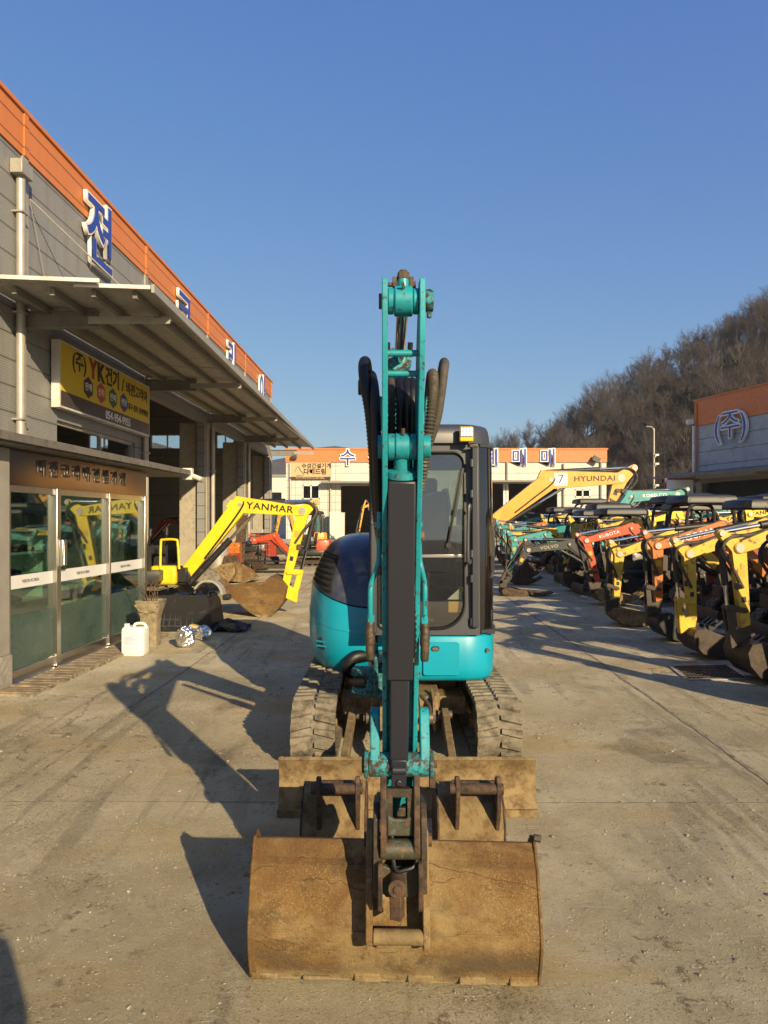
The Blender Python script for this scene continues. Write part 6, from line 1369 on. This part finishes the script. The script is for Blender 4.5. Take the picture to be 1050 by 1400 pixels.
# loose buckets and clutter before the open bays
def loose(label, px, py, s, mat, face):
    c = G(px, py); t = thing('loose_bucket', label, 'bucket', c, group='loose buckets before the workshop')
    pr = [(-.42, .62), (-.50, .50), (-.50, .28), (-.38, .08), (-.15, .0), (.18, .03), (.48, .14)]
    fn = lambda a_, b_, q: c + Vector((a_ * s * face, q, max(.006, b_ * s)))
    MB().sheet(pr, -.016 * face if face > 0 else .016, -.35 * s, .35 * s, fn).build('shell', M[mat], t, smooth=40)
    for l in (-.35 * s, .35 * s - .015): MB().prism(pr + [(.30, .34), (-.1, .56)], l, l + .018, fn).build('side_plate', M[mat], t, bevel=.004)
    for l in (-.14 * s, .12 * s): MB().prism([(-.40, .60), (-.22, .80), (-.12, .78), (-.05, .55)], l, l + .03, fn).build('ear', M['darkrust'], t)
    for k in range(4): e = (-.28 + .187 * k) * s; m = MB(); m.bar(fn(.44, .13, e), fn(.62, .2, e), .07 * s, .04 * s); m.build('tooth', M['mudsteel'], t)
loose('rusty loose bucket left of the pair in front of the open bays', 302, 797, .95, 'mudsteel', -1)
loose('tan loose bucket right of the pair in front of the open bays', 329, 796, .95, 'rust', 1)
c = G(281, 806); t = thing('rubble_sack', 'pale lumpy sack slumped behind the black heap', 'sack', c)
rnd = random.Random(31); m = MB(); m.loft([[c + Vector((math.cos(6.283 * i / 14) * r_ * rnd.uniform(.85, 1.15), math.sin(6.283 * i / 14) * r_ * rnd.uniform(.85, 1.1), z)) for i in range(14)] for z, r_ in ((.0, .42), (.12, .46), (.3, .40), (.45, .28), (.52, .12))]); m.build('sack_body', M['track'], t, smooth=80); MB().tube([c + UP * .50, c + UP * .6], [.05, .1], 8).build('sack_neck', M['track'], t)
def drum(label, px, py, d, r, h, mat, grp=None):
    c = P(px, HY, d); c.z = 0; t = thing('drum', label, 'drum', c, group=grp); m = MB()
    m.loft([[c + Vector((math.cos(6.283 * i / 20) * q, math.sin(6.283 * i / 20) * q, z * h)) for i in range(20)] for z, q in ((0, r * .97), (.02, r), (.33, r), (.34, r * 1.03), (.36, r * 1.03), (.37, r), (.66, r), (.67, r * 1.03), (.69, r * 1.03), (.70, r), (.98, r), (1., r * .96))]); m.build('drum_body', M[mat], t, smooth=30); MB().ring(c + UP * h * .99, c + UP * h * 1.015, r, r * .92, 20).build('rim', M[mat], t)
drum('dull metal drum beside the second column of the workshop', 298, 0, 22.3, .32, .95, 'galv'); drum('red drum behind the loose buckets', 318, 0, 23.2, .24, .62, 'deepred'); drum('blue drum against the far bay column', 338, 0, 27.5, .28, .9, 'blue')
def genset(label, px, d, w, h, mat):
    c = P(px, HY, d); c.z = 0; t = thing('generator', label, 'generator', c)
    m = MB(); 
    for x in (-.5, .5):
        for y in (-.3, .3): m.tube([c + Vector((x * w, y * w, .0)), c + Vector((x * w, y * w, h))], .02, 6)
    for z in (.06, h):
        for y in (-.3, .3): m.tube([c + Vector((-.5 * w, y * w, z)), c + Vector((.5 * w, y * w, z))], .02, 6)
    m.build('tube_frame', M['black'], t)
    m = MB(); m.obox(c + UP * h * .40, w * .5, w * .4, h * .5); m.cyl(c + Vector((-.42 * w, 0, h * .4)), c + Vector((.42 * w, 0, h * .4)), h * .2, 14); m.build('engine_block', M['oily'], t, bevel=.02)
    MB().obox(c + UP * h * .82, w * .8, w * .45, h * .26).build('fuel_tank', M[mat], t, bevel=.04)
genset('black framed generator before the far bays with a dark tank', 342, 25.4, .7, .85, 'black'); genset('generator with a grey tank right of the red drum', 352, 28.5, .75, .8, 'galv')
def coil(label, px, py, r):
    c = G(px, py); t = thing('hose_coil', label, 'hose', c); m = MB(); pa = [c + Vector((math.cos(i * .42) * r * (1 - i * .002), math.sin(i * .42) * r * (1 - i * .002), .03 + .0016 * i)) for i in range(75)]; m.tube(pa, .025, 6); m.build('coil', M['rubber'], t); MB().bar(c + Vector((-r, 0, .1)), c + Vector((-r * 1.7, -.3, .02)), .04, .03).build('hose_end', M['galv'], t)
coil('coil of black hose on the ground before the far bays', 350, 779, .42)
def board(label, px, d, w, h, mat, tilt):
    c = P(px, HY, d); c.z = 0; t = thing('leaning_board', label, 'board', c); m = MB(); m.bar(c + UP * .01, c + Vector((tilt, .25, h)), w, .04, (0, -1, 0)); m.build('board_panel', M[mat], t); MB().bar(c + Vector((tilt * .5, .05, h * .5)), c + Vector((tilt * .52, .06, h * .5 + .05)), w * 1.02, .06, (0, -1, 0)).build('cleat', M[mat], t)
board('rust brown steel plate leaning by the second column', 326, 24.6, .35, 1.9, 'darkrust', .1)
t = thing('crawler_track', 'spare rubber crawler track lying flat beside the red excavator', 'crawler track', G(372, 783)); c = ORG[t.name]
tr = track_part(t, 0, .26, -.75, .75, .24, .26, M['rubber'], lug=.02, pitch=.13, name='rubber_belt', mapf=lambda x, y, z: c + Vector((y, x, z * .8)))
MB().obox(c + Vector((0, 0, .2)), 1.3, .2, .12).build('guide_rail', M['oily'], t, bevel=.01)
# yard drain on the right
q = [G(916, 911), G(994, 910), G(1024, 929), G(940, 930)]; c = sum(q, Vector()) / 4
t = thing('drain_grate', 'dark steel drain grate set in the concrete beside the right hand row', 'drain grate', c)
m = MB(); m.add([p + UP * .0045 for p in q], [(0, 1, 2, 3)]); m.build('pit_shade_sheet', M['void'], t, smooth=0)  # flat black sheet, painted for the shade below the bars
m = MB()
for i in range(15): f = (i + .5) / 15; m.bar(q[0].lerp(q[1], f) + UP * .009, q[3].lerp(q[2], f) + UP * .009, .012, .008)
for i in range(9): f = (i + .5) / 9; m.bar(q[0].lerp(q[3], f) + UP * .0125, q[1].lerp(q[2], f) + UP * .0125, .014, .006)
m.build('grate_bars', M['oily'], t)
m = MB()
for a_, b_ in zip(q, q[1:] + q[:1]): m.bar(a_ + UP * .008, b_ + UP * .008, .05, .012)
m.build('grate_frame', M['galv'], t)
# more machines filling the far part of the row
machine('teal excavator with its arm straight down between the black one and the amber boom', 18.9, -1, .95, 'cyan', [(778, 765), (745, 731), (704, 738), (694, 727), (699, 780)], GR, bucket='darkrust', hoses=True)
machine('orange excavator low in the far part of the right hand row', 24.2, -1, 1.0, 'orange', [(775, 748), (742, 718), (712, 724), (705, 714), (712, 758)], GR, bucket='oily')
machine('dusty yellow excavator with a curled arm behind the red orange one', 15.8, -1, 1.0, 'yellow', [(900, 765), (868, 714), (826, 722), (818, 712), (836, 770)], G2, bucket='oily', canopy='two')
machine('teal excavator with white cab roof far back under the amber boom', 33, -1, 1.3, 'cyan', [(778, 738), (752, 706), (722, 712), (715, 700), (724, 742)], G2, bucket='oily', canopy='four')
machine('yellow excavator with a black roof behind the black canopies, boom level to the left', 16.4, -1, 1.1, 'yellow', [(1068, 748), (1030, 702), (985, 712), (977, 702), (983, 752)], G2, bucket='oily', txt='YANMAR', tsize=.11)
machine('teal excavator in the back row between two yellow ones', 18.4, -1, 1.15, 'cyan', [(1030, 745), (995, 698), (955, 708), (947, 697), (953, 748)], G2, bucket='oily', canopy='two')
machine('orange excavator at the far side of the back row by the grey workshop', 21.5, -1, 1.15, 'orange', [(985, 738), (955, 699), (920, 706), (913, 696), (918, 742)], G2, bucket='oily', canopy='four')
machine('red excavator at the back beside the framed white panel', 25.5, -1, 1.2, 'red', [(948, 732), (922, 698), (890, 704), (884, 695), (888, 735)], G2, bucket='oily', canopy='two')
def chest(label, px, d, w, h, mat):
    c = P(px, HY, d); c.z = 0; t = thing('tool_chest', label, 'tool chest', c); MB().box(c.x - w / 2, c.x + w / 2, c.y, c.y + .45, .08, h).build('chest_body', M[mat], t, bevel=.015)
    n = 4
    for k in range(n):
        z0 = .12 + (h - .16) * k / n; f = MB().box(c.x - w * .45, c.x + w * .45, c.y - .012, c.y - .001, z0, z0 + (h - .16) / n * .88).build('drawer', M[mat], t, bevel=.004); MB().box(c.x - w * .2, c.x + w * .2, c.y - .035, c.y - .013, z0 + .05, z0 + .07).build('handle', M['galv'], f)
    for x in (-.4, .4): MB().cyl((c.x + x * w - .02, c.y + .2, .04), (c.x + x * w + .02, c.y + .2, .04), .04, 10).build('castor', M['rubber'], t)
chest('orange tool chest standing by the workshop column', 311, 24.2, .8, .95, 'orange'); chest('dark red tool chest against the far bay column', 363, 31.5, .9, 1.1, 'deepred'); chest('grey tool chest in the second open bay', 345, 33.5, 1.0, 1.3, 'galv')
def breaker(label, px, py, L, rz):
    c = G(px, py); t = thing('hydraulic_breaker', label, 'breaker', c); d = Vector((math.cos(rz), math.sin(rz), 0)); q = c + UP * .17
    m = MB(); m.bar(q - d * L * .3, q + d * L * .25, .26, .30); m.build('breaker_housing', M['black'], t, bevel=.03); MB().tube([q + d * L * .25, q + d * L * .6, q + d * L * .7], [.055, .055, .02], 10).build('chisel', M['bolt'], t)
    m = MB(); s_ = Vector((-d.y, d.x, 0))
    for e in (-.1, .1): m.prism([(-.42, -.1), (-.62, .05), (-.55, .2), (-.3, .15)], e - .015, e + .015, lambda a_, b_, w_: q + d * (a_ * L) + UP * b_ + s_ * w_)
    m.build('bracket_plate', M['darkrust'], t)
breaker('black hydraulic breaker lying before the loose buckets', 333, 783, 1.1, 2.8); breaker('small black breaker lying between the generators', 372, 772, 1.0, .4)
# ---------------------------------------------------------------- the photographer, standing just behind the camera (only the shadow is seen)
pc = Vector((-.05, -.36, 0))
t = thing('person', 'person in dark winter clothes standing at the lower left edge, seen only by the shadow', 'person', pc)
me = bpy.data.meshes.new('body'); V = [(0, 0, .96), (0, 0, 1.15), (0, .0, 1.38), (0, .01, 1.50), (0, .02, 1.60), (0, .02, 1.70), (-.19, 0, 1.42), (-.27, .06, 1.18), (-.12, .22, 1.36), (.19, 0, 1.42), (.27, .06, 1.18), (.12, .22, 1.36), (-.10, 0, .90), (-.12, .02, .50), (-.13, 0, .08), (-.13, .14, .03), (.10, 0, .90), (.12, .02, .50), (.13, 0, .08), (.13, .14, .03)]
Eg = [(0, 1), (1, 2), (2, 3), (3, 4), (4, 5), (2, 6), (6, 7), (7, 8), (2, 9), (9, 10), (10, 11), (0, 12), (12, 13), (13, 14), (14, 15), (0, 16), (16, 17), (17, 18), (18, 19)]
Rr = [.16, .15, .17, .065, .095, .09, .09, .065, .045, .09, .065, .045, .11, .075, .055, .045, .11, .075, .055, .045]
me.from_pydata(V, Eg, []); o = bpy.data.objects.new('body', me); COL.objects.link(o); o.parent = t; me.materials.append(M['navy'])
sm = o.modifiers.new('skin', 'SKIN'); 
for i, v in enumerate(me.skin_vertices[0].data if me.skin_vertices else []): v.radius = (Rr[i], Rr[i] * .8); v.use_root = i == 0
o.modifiers.new('subsurf', 'SUBSURF').levels = 1

# ---------------------------------------------------------------- the winter air of the valley
a = NT('winter_haze'); a.t.nodes.remove(a.p); vp = a.n('VolumePrincipled'); vp.inputs['Color'].default_value = (.86, .90, .97, 1); vp.inputs['Density'].default_value = .00035; vp.inputs['Anisotropy'].default_value = .2
a.l(vp.outputs[0], [n for n in a.t.nodes if n.type == 'OUTPUT_MATERIAL'][0].inputs['Volume'])
tag(MB().box(-1200, 1200, -1200, 1200, -1, 95).build('haze', a.m, smooth=0), kind='stuff')
